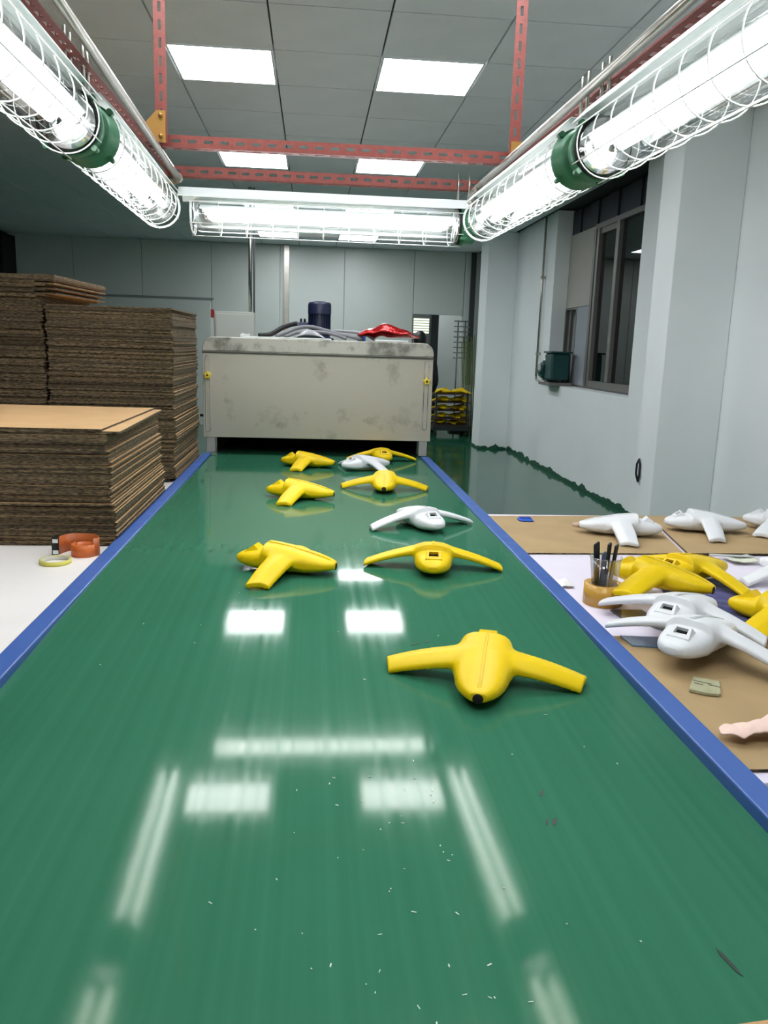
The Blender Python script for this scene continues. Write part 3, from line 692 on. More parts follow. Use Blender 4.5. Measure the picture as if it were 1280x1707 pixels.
def surface_nets(F, ox, oy, oz, h):
    nx, ny, nz = F.shape; ins = F < 0
    corners = [(i, j, k) for i in (0, 1) for j in (0, 1) for k in (0, 1)]
    S = [ins[i:nx - 1 + i, j:ny - 1 + j, k:nz - 1 + k] for i, j, k in corners]
    cnt = sum(a.astype(np.int8) for a in S)
    act = (cnt > 0) & (cnt < 8)
    idx = -np.ones(act.shape, np.int64); cells = np.argwhere(act); idx[act] = np.arange(len(cells))
    acc = np.zeros((len(cells), 3)); num = np.zeros(len(cells))
    V = np.stack([F[cells[:, 0] + i, cells[:, 1] + j, cells[:, 2] + k] for i, j, k in corners], 1)
    for a in range(8):
        for b in range(a + 1, 8):
            ca, cb = np.array(corners[a]), np.array(corners[b])
            if np.abs(ca - cb).sum() != 1: continue
            fa, fb = V[:, a], V[:, b]; cr = (fa < 0) != (fb < 0)
            t = np.where(cr, fa / np.where(cr, fa - fb, 1), 0)
            P = ca + t[:, None] * (cb - ca)
            acc[cr] += P[cr]; num[cr] += 1
    verts = (cells + acc / num[:, None]) * h + np.array([ox, oy, oz])
    faces = []
    for ax in range(3):
        sl0 = [slice(None)] * 3; sl1 = [slice(None)] * 3; sl0[ax] = slice(0, -1); sl1[ax] = slice(1, None)
        a, b = ins[tuple(sl0)], ins[tuple(sl1)]
        e = np.argwhere(a != b); o1, o2 = [d for d in range(3) if d != ax]
        ok = (e[:, o1] > 0) & (e[:, o2] > 0) & (e[:, o1] < F.shape[o1] - 1) & (e[:, o2] < F.shape[o2] - 1); e = e[ok]
        fl_ = a[tuple(e.T)]
        d1 = np.zeros(3, int); d1[o1] = 1; d2 = np.zeros(3, int); d2[o2] = 1
        q = np.stack([idx[tuple((e - d1 - d2).T)], idx[tuple((e - d2).T)], idx[tuple(e.T)], idx[tuple((e - d1).T)]], 1)
        flip = fl_ if ax != 1 else ~fl_
        q[~flip] = q[~flip][:, ::-1]
        faces.append(q)
    return verts, np.concatenate(faces)
sv, sf = sdf_shell()
ZMIN = float(sv[:, 2].min())
shell_me = {}
for key, mm in (('y', YEL), ('w', WHT)):
    me = bpy.data.meshes.new('shell'); me.from_pydata((sv - np.array([0, 0, ZMIN])).tolist(), [], sf.tolist())
    me.polygons.foreach_set('use_smooth', [True] * len(me.polygons)); me.materials.append(mm); me.update(); shell_me[key] = me
# raised centre line, rear window frame, dark recess, nose opening
def spine_mesh():
    xs = np.linspace(-0.060, 0.155, 30)
    zt = np.interp(xs, [-.064, -.03, .02, .07, .11, .140, .156], [.092, .089, .081, .070, .0604, .0515, .0465]) - ZMIN
    zt[-1] -= 0.004; zt[-2] -= 0.0015
    mb = MB()
    for s in (-1, 1):
        vs = []; fs = []
        for i, (x, z) in enumerate(zip(xs, zt)):
            for yy, dz in ((s * 0.0012, -0.002), (s * 0.0012, 0.0026), (s * 0.0042, 0.0026), (s * 0.0046, -0.002)): vs.append((x, yy, z + dz))
        for i in range(len(xs) - 1):
            a, b = i * 4, i * 4 + 4
            for k in range(3): fs.append((a + k, a + k + 1, b + k + 1, b + k))
        fs += [(0, 1, 2, 3), tuple(len(vs) - 4 + k for k in (3, 2, 1, 0))]
        mb.add(vs, fs)
    return mb
def window_frame():
    a = math.radians(36); n = Vector((-math.sin(a), 0, math.cos(a))); vv = Vector((math.cos(a), 0, math.sin(a))); u = Vector((0, 1, 0))
    c = Vector((-0.112, 0, 0.063 - ZMIN))
    def P(y, v, d): return c + u * y + vv * v + n * d
    base = [P(-.036, -.044, -.012), P(.036, -.044, -.012), P(.024, .024, -.012), P(-.024, .024, -.012)]
    rim = [P(-.026, -.016, .010), P(.026, -.016, .010), P(.020, .019, .010), P(-.020, .019, .010)]
    hole = [P(-.016, -.006, .010), P(.016, -.006, .010), P(.0145, .013, .010), P(-.0145, .013, .010)]
    deep = [P(-.016, -.006, -.002), P(.016, -.006, -.002), P(.0145, .013, -.002), P(-.0145, .013, -.002)]
    vs = base + rim + hole + deep; fs = []
    for a_, b_ in ((0, 4), (4, 8), (8, 12)):
        for k in range(4): k2 = (k + 1) % 4; fs.append((a_ + k, a_ + k2, b_ + k2, b_ + k))
    fs.append((0, 3, 2, 1))
    fr_ = MB().add(vs, fs)
    d = [p + n * 0.0006 for p in [Vector(q) for q in deep]]; d2 = [p - n * 0.0005 for p in d]
    dk = MB().add(d2 + d, [(0, 3, 2, 1), (4, 5, 6, 7), (0, 1, 5, 4), (1, 2, 6, 5), (2, 3, 7, 6), (3, 0, 4, 7)])
    return fr_, dk
fr_mb, dk_mb = window_frame(); sp_mb = spine_mesh()
nose_mb = MB().lathe([(0.001, 0.1672), (0.010, 0.1672), (0.0115, 0.166), (0.0115, 0.150)], 16, 'x', (0, 0, 0.030 - ZMIN), cap=False)
part_me = {}
for key, mm in (('y', YEL), ('w', WHT)):
    for nme, mb, mt in (('spine', sp_mb, mm), ('window_frame', fr_mb, mm), ('window_recess', dk_mb, DARK), ('nose_opening', nose_mb, DARK)):
        me = mb.mesh(nme); bm = bmesh.new(); bm.from_mesh(me); bmesh.ops.recalc_face_normals(bm, faces=bm.faces); bm.to_mesh(me); bm.free()
        me.materials.append(mt); part_me[key, nme] = me
def shell(col, x, y, heading, label, z=None, rx=0.0, ry=0.0, group=None, small=False):
    t = thing('winged_shell', label, 'plastic shell', (x, y, (BELT_Z + 0.0005 + belt_h(y)) if z is None else z), 0, group, (rx, ry, math.radians(heading)))
    place('shell', shell_me[col], t)
    if not small:
        for nme in ('spine', 'window_frame', 'window_recess', 'nose_opening'): place(nme, part_me[col, nme], t)
    return t
GB = 'winged shells on the green belt'; GT = 'winged shells on the side table'
shell('y', 0.395, 1.709, -106, 'yellow winged plastic shell closest on the belt, dark nose opening towards viewer', ry=0.022, group=GB)
shell('y', -0.075, 2.55, -18, 'yellow winged shell seen from its side, nearest in the left column on the belt', group=GB)
shell('y', 0.409, 2.61, 82, 'yellow winged shell with square rear window facing viewer, beside the belt light reflections', group=GB)
shell('w', 0.445, 3.24, 110, 'white winged shell with dark window on the belt between two yellow ones', group=GB)
shell('y', -0.05, 3.84, -16, 'yellow winged shell seen from its side, second in the left column on the belt', group=GB)
shell('y', 0.377, 4.12, -96, 'yellow winged shell facing nose-first just in front of the far white shell', group=GB)
shell('y', -0.02, 4.885, -15, 'yellow winged shell seen from its side, farthest in the left column near the oven', group=GB)
shell('w', 0.325, 4.81, 32, 'white winged shell lying sideways near the oven mouth', group=GB)
shell('y', 0.443, 5.20, 98, 'yellow winged shell farthest along the belt, half under the oven panel', group=GB)

# ------------------------------------------------------------------ right work table and its clutter
rt = thing('work_table', 'lavender white work table along the right of the belt covered with cardboard', 'table', (1.6, 2.4, 0))
rel(MB().box(BX1 + 0.06, 2.32, 1.256, 3.60, TAB_Z - 0.025, TAB_Z), 'tabletop', TABLE_R, rt, bevel=0.003)
rel(MB().box(BX1 + 0.08, 2.30, 1.28, 3.58, TAB_Z - 0.06, TAB_Z - 0.026), 'apron', GREYP, rt)
for x in (0.9, 2.22):
    for y in (1.36, 3.48): rel(MB().box(x - 0.025, x + 0.025, y - 0.025, y + 0.025, 0, TAB_Z - 0.061), 'leg', GREYP, rt)
def card(poly, z0, th, label, m_=KRAFT, name='cardboard_sheet'):
    mb = MB().prism(poly, 'z', z0, z0 + th, 1)
    for i in range(2): mb.mi[i] = 0
    return tag(mb.build(name, [m_, EDGE]), label, 'cardboard', 'cardboard sheets on the work table')
E_ = 0.0006
XO = BX1 + 0.056
card([(XO + .005, 2.862), (1.405, 2.874), (1.54, 3.575), (0.80, 3.53)], TAB_Z + E_, 0.006, 'tan cardboard sheet at the table back under the leftmost white shell', KRAFT_OLD)
card([(1.455, 2.885), (1.95, 2.90), (2.30, 3.58), (1.548, 3.585)], TAB_Z + E_, 0.005, 'tan cardboard sheet at the table back under the second white shell', KRAFT_OLD)
card([(1.415, 2.862), (2.05, 2.872), (2.31, 3.3), (1.50, 3.3)], TAB_Z + E_ + 0.0055, 0.005, 'upper tan cardboard sheet at the table back, tucked beside the first', KRAFT_OLD)
card([(XO + .003, 1.292), (1.75, 1.275), (1.80, 1.94), (XO + .003, 1.985)], TAB_Z + E_, 0.006, 'big stained cardboard sheet at the near end of the work table', KRAFT_OLD)
CT = TAB_Z + 0.0072
shell('w', 1.27, 3.18, 166, 'white winged shell with clay-tipped nose on the back cardboard, next to the belt', CT, group=GT)
shell('w', 1.66, 3.24, -10, 'white winged shell in the middle of the back row on cardboard', CT + .0055, group=GT)
shell('w', 2.02, 3.26, -48, 'white winged shell cut by the frame at the back right of the table', CT + .0055, group=GT)
clay = MB().lathe([(0.004, 0.022), (0.0085, 0.018), (0.010, 0.008), (0.0115, -0.004)], 12, 'x').build('putty_lump', mat('pink_putty', (206, 180, 160), 0.7), None, (1.27 - 0.171 * math.cos(math.radians(14)), 3.18 + 0.171 * math.sin(math.radians(14)), CT + 0.030 - ZMIN), (0, 0, math.radians(166)))
tag(clay, 'pinkish putty plug stuck on the nose of a white shell', 'putty')
shell('y', 1.257, 2.512, 27, 'yellow winged shell farthest in the pile on the table, lying on the navy cloth', TAB_Z + 0.012, group=GT)
shell('y', 1.075, 2.345, -46, 'yellow winged shell on top of the pile, its wing beside the tape roll', TAB_Z + 0.030, rx=-0.06, group=GT)
shell('w', 1.015, 2.045, 43, 'upper of the two white shells in the pile, partly under the yellow wing', TAB_Z + 0.020, group=GT)
shell('w', 0.955, 1.83, 42, 'front white shell of the pile, one wing tip over the blue rail', TAB_Z + 0.028, ry=0.03, group=GT)
shell('y', 1.32, 2.05, -54, 'yellow winged shell at the right of the pile, cut by the frame edge', TAB_Z + 0.008, group=GT)
shell('w', 1.645, 2.53, 100, 'white shell at the frame edge of which only a wing tip shows', TAB_Z + E_, group=GT)
NAVC = mat('navy_cloth', (30, 34, 104), 0.8, var=0.2, scale=20, sheen=0.3)
crumple('cloth', 1.08, 1.40, 1.98, 2.58, TAB_Z + 0.002, lambda u, v: 0.004, NAVC, 'crumpled navy blue cloth under the pile of shells', 'cloth', nx=40, ny=60, amp=0.010, seed=15, fs_=1.6,
        shape=lambda u, v: (1.06 + 0.26 * u + 0.06 * v + 0.012 * math.sin(9 * v), 2.02 + 0.50 * v + 0.02 * math.sin(7 * u)))
# tape roll with a cup of tools standing in it
tr = thing('tape_roll', 'amber packing tape roll carrying the cup of tools', 'tape', (0.878, 2.285, TAB_Z + E_))
MB().lathe([(0.041, 0), (0.058, 0), (0.058, 0.062), (0.041, 0.062), (0.041, 0)], 40, cap=False).build('tape_winding', mat('amber_tape', (200, 152, 66), 0.25, var=0.06, scale=30), tr)
MB().lathe([(0.038, 0.001), (0.0408, 0.001), (0.0408, 0.061), (0.038, 0.061), (0.038, 0.001)], 40, cap=False).build('core', KRAFT, tr)
cu = thing('plastic_cup', 'clear plastic cup of black tools standing in the tape roll', 'cup', (0.878, 2.285, TAB_Z + 0.032))
MB().lathe([(0.001, 0.001), (0.032, 0.001), (0.034, 0.004), (0.047, 0.112), (0.046, 0.112), (0.033, 0.005), (0.001, 0.003)], 36, cap=False).build('wall', CUPM, cu)
MB().tube([(0.0475 * math.cos(2 * PI * i / 32), 0.0475 * math.sin(2 * PI * i / 32), 0.112) for i in range(32)], 0.002, 6, closed=True).build('rim', CUPM, cu)
BLKP = mat('black_plastic', (20, 20, 21), 0.4); GREYM = mat('grey_metal', (110, 116, 128), 0.35, metal=0.7); SANDP = mat('tan_stick', (190, 160, 90), 0.6)
def tool(x, y, rx, ry, w, d, h, m1, hb, m2, label, name):
    t = thing(name, label, 'tool', (0.878 + x, 2.285 + y, TAB_Z + 0.0375), rot=(rx, ry, 0.3), group='tools in the plastic cup')
    MB().box(-w * .4, w * .4, -d * .4, d * .4, 0.0, hb).build('blade', m2, t)
    MB().prism([(-w / 2, hb), (w / 2, hb), (w / 2, h - .004), (w * .3, h), (-w / 2, h - .008)], 'y', -d / 2, d / 2).build('handle', m1, t, bevel=0.002)
tool(-0.020, 0.004, 0.02, -0.10, 0.020, 0.006, 0.155, BLKP, 0.07, BLKP, 'black flat file standing at the left in the plastic cup', 'flat_file')
tool(-0.012, -0.008, 0.05, -0.02, 0.013, 0.006, 0.128, mat('steel_blue', (70, 84, 110), 0.4), 0.03, GREYM, 'blue grey scraper leaning in the plastic cup', 'scraper')
tool(0.004, 0.006, 0.0, 0.05, 0.010, 0.010, 0.150, BLKP, 0.05, GREYM, 'black marker standing in the middle of the cup', 'marker')
tool(0.014, -0.002, 0.03, 0.10, 0.010, 0.009, 0.148, BLKP, 0.04, SANDP, 'black knife handle at the right in the plastic cup', 'craft_knife')
tool(0.010, -0.014, 0.06, 0.08, 0.008, 0.005, 0.10, SANDP, 0.02, SANDP, 'short tan stick in the front of the cup', 'stick')
# plates, sandpaper, cloths, scraps
def slab(poly, th, m_, name, label, cat, z=TAB_Z + E_, bev=0.0):
    return tag(MB().prism(poly, 'z', z, z + th).build(name, m_, bevel=bev), label, cat)
slab([(0.885, 2.13), (0.99, 2.10), (0.97, 2.21), (0.875, 2.21)], 0.004, mat('smoked_plate', (74, 80, 100), 0.15, coat=0.5), 'acrylic_plate', 'dark smoked plate with blue edge under the yellow wing', 'plate')
slab([(0.822, 1.905), (0.925, 1.885), (0.915, 1.965), (0.815, 1.975)], 0.004, mat('blue_plate', (100, 124, 150), 0.15, coat=0.5), 'acrylic_plate', 'blue edged clear plate on cardboard under the front white shell', 'plate', CT)
sp = thing('sanding_block', 'worn grey green sanding pad with dark print on the cardboard', 'sanding pad', (0.890, 1.648, CT))
pad = MB().prism([(-0.050, -0.022), (-0.022, -0.042), (0.006, -0.050), (0.012, -0.044), (0.042, 0.018), (-0.006, 0.050)], 'z', 0, 0.008).build('pad', mat('sage_foam', (166, 164, 132), 0.9, var=0.08, scale=60, bump=0.3), sp, bevel=0.002)
INK = mat('ink', (40, 42, 36), 0.8)
for i, (x, y, l) in enumerate(((-0.012, 0.020, 0.018), (0.004, 0.008, 0.026), (0.012, -0.006, 0.018), (-0.016, 0.004, 0.02), (0.02, -0.012, 0.012))):
    MB().box(-l / 2, l / 2, -0.0012, 0.0012, 0.0081, 0.0086).build('print_line', INK, pad, (x, y, 0), (0, 0, -0.75 + 0.15 * (i % 3)))
PINK = mat('pink_rag', (232, 200, 186), 0.9, var=0.05, scale=12, sheen=0.3)
def pk(u, v):
    a = (0.795 + 0.20 * u, 1.398 - 0.062 * u - 0.012 * math.sin(11 * u)); b = (0.80 + 0.26 * u, 1.403 + 0.15 * u + 0.014 * math.sin(9 * u + 1))
    return (a[0] + (b[0] - a[0]) * v, a[1] + (b[1] - a[1]) * v)
crumple('rag', 0, 1, 0, 1, CT + 0.001, lambda u, v: 0.004 + 0.014 * min(1, 3 * u) * math.sin(PI * min(1, v + .05)) ** 0.5, PINK, 'pale pink cotton rag bunched at the near table edge', 'rag', nx=60, ny=36, amp=0.013, seed=22, shape=pk, thick=0.003, fs_=2.6)
def bs(u, v): return (0.905 + 0.07 * u + 0.004 * v, 3.405 + 0.065 * v)
sg = thing('scouring_pad', 'small bright blue scouring pad on the back cardboard', 'pad', (0.94, 3.437, CT))
MB().prism([(-.035, -.02), (-.02, -.032), (.03, -.03), (.036, .02), (.025, .03), (-.03, .028)], 'z', 0, 0.006).build('pad', mat('scour_blue', (46, 92, 190), 0.8, var=0.2, scale=80), sg, bevel=0.003)
for i in range(3): MB().box(-0.025, 0.025, -0.002, 0.002, 0.0101, 0.013).build('ridge', mat('scour_blue', (46, 92, 190), 0.8), sg, (0, -0.015 + 0.015 * i, 0))
crumple('tissue', 0.79, 0.84, 2.43, 2.50, TAB_Z + 0.001, lambda u, v: 0.012 * math.sin(PI * u) * math.sin(PI * v), mat('tissue_white', (226, 224, 222), 0.9), 'crumpled scrap of white tissue beside the blue rail', 'tissue', nx=14, ny=14, amp=0.008, seed=31, thick=0.001, fs_=6)
crumple('paper_scrap', 1.52, 1.63, 2.73, 2.83, TAB_Z + 0.001, lambda u, v: 0.004 + 0.012 * abs(u - .5), mat('scrap_paper', (200, 202, 184), 0.8), 'folded greenish paper scrap behind the yellow shell', 'paper', nx=12, ny=8, amp=0.007, seed=33, thick=0.001, fs_=3)
slab([(1.465, 2.80), (1.62, 2.775), (1.63, 2.80), (1.48, 2.825)], 0.002, mat('grey_rule', (170, 172, 170), 0.4), 'steel_rule', 'thin grey strip lying behind the paper scrap', 'ruler', TAB_Z + 0.018)
crumple('plastic_sheet', 0.80, 1.02, 3.62, 3.86, TAB_Z - 0.075, lambda u, v: 0.012 * math.sin(PI * u), mat('white_film', (214, 220, 222), 0.35), 'white plastic sheet on a box behind the table', 'sheet', nx=20, ny=14, amp=0.012, seed=41, thick=0.002)
bxx = thing('carton', 'closed carton behind the table under the white plastic sheet', 'box', (0.92, 3.76, 0))
MB().box(-0.13, 0.13, -0.13, 0.13, 0, TAB_Z - 0.079).build('body', KRAFT, bxx)

# ------------------------------------------------------------------ left table, cardboard stacks, tape
lt = thing('packing_table', 'white packing table along the left of the belt carrying cardboard stacks', 'table', (-1.4, 3.2, 0))
LXO = BX0 - 0.058
rel(MB().box(-2.2, LXO, 1.0, 5.34, TAB_Z - 0.03, TAB_Z), 'tabletop', TABLE_L, lt, bevel=0.003)
rel(MB().box(-2.18, LXO - 0.02, 1.02, 5.32, TAB_Z - 0.07, TAB_Z - 0.031), 'apron', GREYP, lt)
for x in (-2.12, -0.80):
    for y in (1.1, 3.2, 5.2): rel(MB().box(x - 0.025, x + 0.025, y - 0.025, y + 0.025, 0, TAB_Z - 0.071), 'leg', GREYP, lt)
def sheet_mesh(w, d, th):
    mb = MB().box(-w / 2, w / 2, -d / 2, d / 2, 0, th - 0.0004, 1); mb.mi[0] = 0; mb.mi[1] = 0
    # a touch of unevenness along the front and side edge
    me = mb.mesh('cardboard_sheet'); me.materials.append(KRAFT); me.materials.append(EDGE); return me
def stack(cx, cy, w, d, z0, n, th, seed, label, group, jit=0.005, lean=None):
    rnd = random.Random(seed); me = sheet_mesh(w, d, th)
    out = []; off = 0.0
    for i in range(n):
        off = off * 0.8 + rnd.gauss(0, jit * 0.5)
        dx, dy = (lean(i / n) if lean else (0, 0))
        o = place('cardboard_sheet', me, None, (cx + off + dx + rnd.gauss(0, jit * 0.5), cy + dy + rnd.gauss(0, jit * 0.6), z0 + i * th), (0, 0, rnd.gauss(0, 0.003)))
        tag(o, label, 'cardboard', group); out.append(o)
    return out
FS_TH = 0.0078; n1 = 54
s1 = stack(-1.235, 3.42, 1.04, 0.98, TAB_Z + E_, n1, FS_TH, 1, 'brown corrugated cardboard sheet in the low front stack on the white table', 'front cardboard stack', 0.006, lean=lambda t: (0.015 - 0.03 * max(0, t - .2), 0))
top = s1[-1]; top.location.x -= 0.012; top.rotation_euler.z = 0.0; top['label'] = 'clean tan cardboard sheet on top of the low front stack'
s1[-2].location.x += 0.035; s1[-2].rotation_euler.z = 0.03; s1[-2]['label'] = 'cardboard sheet second from the top of the front stack, jutting out'
s1[0]['label'] = 'lowest cardboard sheet of the front stack, resting on the white table'
pl = tag(MB().box(-2.15, -0.74, 4.32, 5.2, TAB_Z + E_, TAB_Z + 0.018).build('black_board', BLACKR), 'black base board under the two tall cardboard stacks', 'board')
s2 = stack(-1.02, 4.76, 0.62, 0.88, TAB_Z + 0.0192, 112, 0.0078, 2, 'brown corrugated cardboard sheet in the tall stack next to the oven', 'tall cardboard stack by the oven', 0.005)
s2[-1]['label'] = 'topmost cardboard sheet of the tall stack next to the oven'
s2[0]['label'] = 'lowest cardboard sheet of the tall stack next to the oven'
s3 = stack(-1.80, 4.74, 0.90, 0.84, TAB_Z + 0.0192, 130, 0.0078, 3, 'brown corrugated cardboard sheet in the tallest stack at the left edge', 'tallest cardboard stack', 0.005)
for i, o in enumerate(s3[-14:]):
    o.location.x += 0.10 if i > 9 else 0.05 * (i % 3); o.rotation_euler.z += -0.05
    o['label'] = 'skewed cardboard sheet at the top of the tallest stack'; o['group'] = 'skewed sheets on the tallest stack'
s3[-1]['label'] = 'topmost cardboard sheet of the tallest stack at the left edge'
# coiled tan strap with a black buckle
ORG = mat('orange_leather', (172, 88, 38), 0.45, var=0.12, scale=25)
stp = thing('coiled_strap', 'coiled orange brown strap with black and white end on the white table', 'strap', (-0.79, 2.80, TAB_Z + E_))
def ribbon(pts, z0, z1, th):
    P = bez([(x, y, 0) for x, y in pts], 8); mb = MB(); vs = []; fs = []
    for i, p in enumerate(P):
        t = (P[min(i + 1, len(P) - 1)] - P[max(i - 1, 0)]).normalized(); nn = Vector((-t.y, t.x, 0))
        for s, z in ((-1, z0), (1, z0), (1, z1), (-1, z1)): vs.append((p.x + nn.x * s * th / 2, p.y + nn.y * s * th / 2, z))
    for i in range(len(P) - 1):
        a, b = i * 4, i * 4 + 4
        for k in range(4): k2 = (k + 1) % 4; fs.append((a + k, a + k2, b + k2, b + k))
    fs += [(0, 3, 2, 1), tuple(len(vs) - 4 + k for k in range(4))]
    return mb.add(vs, fs, 0, True)
ribbon([(-0.072, 0.0), (-0.05, 0.055), (0.0, 0.062), (0.045, 0.045), (0.066, 0.005), (0.05, -0.015)], 0.0, 0.062, 0.003).build('band', ORG, stp)
ribbon([(-0.018, 0.02), (-0.022, -0.012), (0.0, -0.035), (0.035, -0.033), (0.055, -0.01), (0.04, 0.018), (0.01, 0.024), (-0.012, 0.012)], 0.0, 0.042, 0.003).build('inner_loop', mat('bright_orange_leather', (204, 104, 44), 0.4), stp)
bk = MB().box(-0.088, -0.068, -0.012, 0.012, 0.0, 0.063).build('buckle', BLKP, stp, None, None, bevel=0.002)
for z in (0.006, 0.045): MB().box(-0.084, -0.066, -0.0135, -0.0121, z, z + 0.013).build('white_patch', HOOD, bk)
ms = thing('masking_tape', 'thin yellow masking tape ring lying flat on the white table', 'tape', (-0.838, 2.695, TAB_Z + E_))
MB().lathe([(0.045, 0), (0.050, 0), (0.050, 0.014), (0.045, 0.014), (0.045, 0)], 40, cap=False).build('tape_winding', mat('yellow_tape', (214, 206, 96), 0.5), ms)
MB().lathe([(0.0425, 0.0005), (0.0448, 0.0005), (0.0448, 0.0135), (0.0425, 0.0135), (0.0425, 0.0005)], 40, cap=False).build('core', mat('paper_core', (190, 186, 172), 0.7), ms)

# ------------------------------------------------------------------ tray trolley, wire stand and person in the far corner
tl = thing('tray_trolley', 'dark trolley of stacked trays holding yellow shells by the far doorway', 'trolley', (2.24, 13.25, 0))
TRM = mat('dark_tray', (58, 34, 30), 0.6); DKM = mat('dark_frame', (26, 34, 34), 0.5)
TRZ = [0.27, 0.40, 0.53, 0.66]
MB().box(-0.30, 0.30, -0.25, 0.25, 0.09, 0.17).build('chassis', DKM, tl)
for x in (-0.25, 0.25):
    for y in (-0.2, 0.2):
        MB().lathe([(0.012, -0.02), (0.04, -0.018), (0.04, 0.018), (0.012, 0.02)], 14, 'x', (x, y, 0.041)).build('caster', BLACKR, tl)
        MB().box(x - 0.012, x + 0.012, y - 0.012, y + 0.012, 0.17, 0.70).build('post', DKM, tl)
for z in [0.172] + TRZ[:-1]:
    MB().box(-0.295, 0.295, -0.245, 0.245, z, z + 0.012).build('tray', TRM, tl)
MB().box(-0.295, 0.295, -0.245, 0.245, 0.662, 0.674).build('tray', TRM, tl)
for i, z in enumerate([0.185, 0.283, 0.413, 0.543, 0.675]):
    for j, (x, y, hd) in enumerate(((-0.13, -0.04, 60), (0.15, 0.02, 150))):
        if i == 4: y -= 0.0
        shell('y', 2.24 + x, 13.25 + y, hd + 17 * i, 'yellow winged shell on the %s tray of the far trolley, nearer the %s' % (('bottom', 'second lowest', 'middle', 'second highest', 'top')[i], ('oven', 'wall pier')[j]), z + 0.001, group='yellow shells on the trolley', small=True)
ws = thing('wire_stand', 'tall grey wire stand with short rungs beside the trolley', 'rack', (2.46, 13.72, 0))
for x in (-0.06, 0.06): MB().tube([(x, 0, 0), (x, 0, CZ + 0.46)], 0.012, 8).build('pole', mat('stand_grey', (110, 118, 116), 0.4, metal=0.4), ws)
MB().box(-0.14, 0.14, -0.12, 0.12, 0, 0.03).build('base', DKM, ws)
for i in range(8):
    z = CZ - 0.15 + i * 0.085
    MB().tube([(-0.13, -0.02, z), (0.13, -0.02, z)], 0.010, 6).build('rung', mat('stand_grey', (110, 118, 116), 0.4, metal=0.4), ws)
gr = thing('rod_bundle', 'bundle of thin greenish rods leaning behind the trolley', 'rods', (2.60, 13.4, 0))
for i in range(9):
    x = -0.09 + 0.02 * i
    MB().tube([(x, 0.02 * (i % 2), 0.0), (x - 0.05 + 0.006 * i, 0.25, 1.5 + 0.03 * ((i * 3) % 5))], 0.008, 6).build('rod', mat('olive_rod', (92, 108, 66), 0.5), gr)

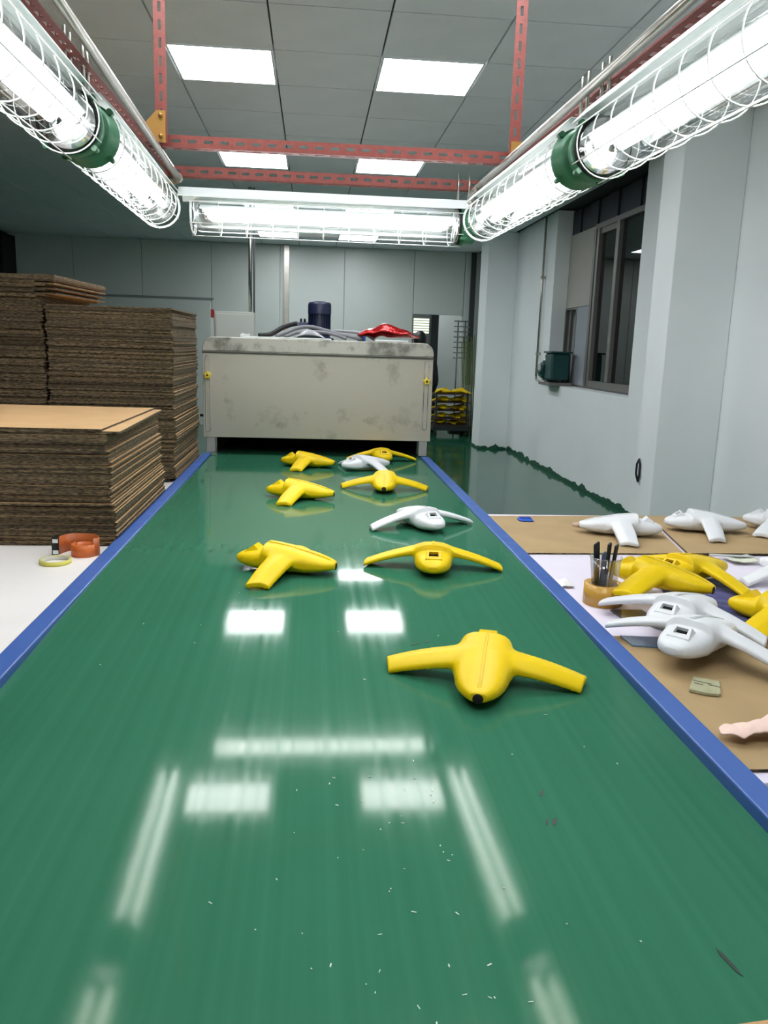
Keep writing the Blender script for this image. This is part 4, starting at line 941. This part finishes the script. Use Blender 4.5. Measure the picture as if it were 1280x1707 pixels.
def person():
    t = thing('person', 'person in dark clothing with black hair bent behind the oven', 'person', (1.30, 10.0, 0), PI)
    V = [((0, 0, .86), .135), ((0, 0.0, 1.02), .12), ((0, -.01, 1.17), .14), ((0, -.03, 1.27), .10), ((0, -.05, 1.32), .05), ((0, -.07, 1.37), .05),
         ((.09, 0, .80), .095), ((.10, -.01, .46), .062), ((.10, .02, .09), .042), ((.10, -.10, .04), .036),
         ((-.09, 0, .80), .095), ((-.10, -.01, .46), .062), ((-.10, .02, .09), .042), ((-.10, -.10, .04), .036),
         ((.17, -.02, 1.23), .062), ((.21, -.02, .98), .045), ((.20, -.18, .86), .034),
         ((-.17, -.02, 1.23), .062), ((-.21, -.02, .98), .045), ((-.20, -.18, .86), .034)]
    Eg = [(0, 1), (1, 2), (2, 3), (3, 4), (4, 5), (0, 6), (6, 7), (7, 8), (8, 9), (0, 10), (10, 11), (11, 12), (12, 13), (3, 14), (14, 15), (15, 16), (3, 17), (17, 18), (18, 19)]
    me = bpy.data.meshes.new('body'); me.from_pydata([v for v, _ in V], Eg, []); me.materials.append(mat('dark_clothes', (22, 26, 30), 0.8))
    o = place('body', me, t)
    sk = o.modifiers.new('skin', 'SKIN'); sk.use_smooth_shade = True
    for i, (_, r) in enumerate(V): me.skin_vertices[0].data[i].radius = (r, r * 0.82); me.skin_vertices[0].data[i].use_root = (i == 0)
    sb = o.modifiers.new('sub', 'SUBSURF'); sb.levels = 1; sb.render_levels = 2
    SKIN = mat('skin', (196, 150, 124), 0.55)
    hd = MB().lathe([(0.002, -0.105), (0.035, -0.10), (0.055, -0.075), (0.068, -0.03), (0.074, 0.02), (0.070, 0.065), (0.05, 0.098), (0.002, 0.112)], 20, cap=False).build('head', SKIN, t, (0, -0.075, 1.465), (0.25, 0, 0))
    MB().prism([(-.012, -.015), (.012, -.015), (0.004, .03), (-.004, .03)], 'y', -0.088, -0.06).build('nose', SKIN, hd)
    for s in (-1, 1):
        MB().lathe([(0.001, s * .072), (0.012, s * .074), (0.016, s * .08), (0.001, s * .084)], 10, 'x', (0, 0.005, -0.005), cap=False).build('ear', SKIN, hd)
        MB().lathe([(0.001, -0.075), (0.008, -0.073), (0.010, -0.06)], 8, 'y', (s * 0.027, 0, 0.0), cap=False).build('eye', DARK, hd)
    MB().box(-0.02, 0.02, -0.066, -0.05, -0.062, -0.056).build('mouth', mat('lip', (150, 90, 84), 0.6), hd)
    hair = MB(); vs = []; fs = []; seg = 20; rows = 10
    for j in range(rows + 1):
        for k in range(seg):
            a = 2 * PI * k / seg; front = max(0, -math.sin(a)); ph = (j / rows) * (2.35 - 1.15 * front)
            vs.append((0.083 * math.sin(ph) * math.cos(a), 0.094 * math.sin(ph) * math.sin(a) + .006, 0.02 + 0.106 * math.cos(ph)))
    for j in range(rows):
        for k in range(seg): k2 = (k + 1) % seg; fs.append((j * seg + k, j * seg + k2, (j + 1) * seg + k2, (j + 1) * seg + k))
    hair.add(vs, fs, 0, True).build('hair', mat('black_hair', (12, 11, 11), 0.5), hd)
    for s in (-1, 1):
        hn = MB().box(-0.035, 0.035, -0.07, 0.02, -0.012, 0.012).build('hand', SKIN, t, (s * .20, -.215, .845), (0.2, 0, 0), bevel=0.01)
        for i in range(4):
            L = (0.06, 0.07, 0.075, 0.062)[i]
            MB().tube([(-0.026 + .017 * i, -0.068, 0), (-0.026 + .017 * i, -0.068 - L * .6, -0.006), (-0.026 + .017 * i, -0.068 - L, -0.025)], [0.0085, 0.008, 0.006], 7).build('finger', SKIN, hn)
        MB().tube([(-s * .034, -.01, 0), (-s * .055, -.04, -0.004), (-s * .052, -.065, -0.012)], [0.010, 0.009, 0.007], 7).build('thumb', SKIN, hn)
person()
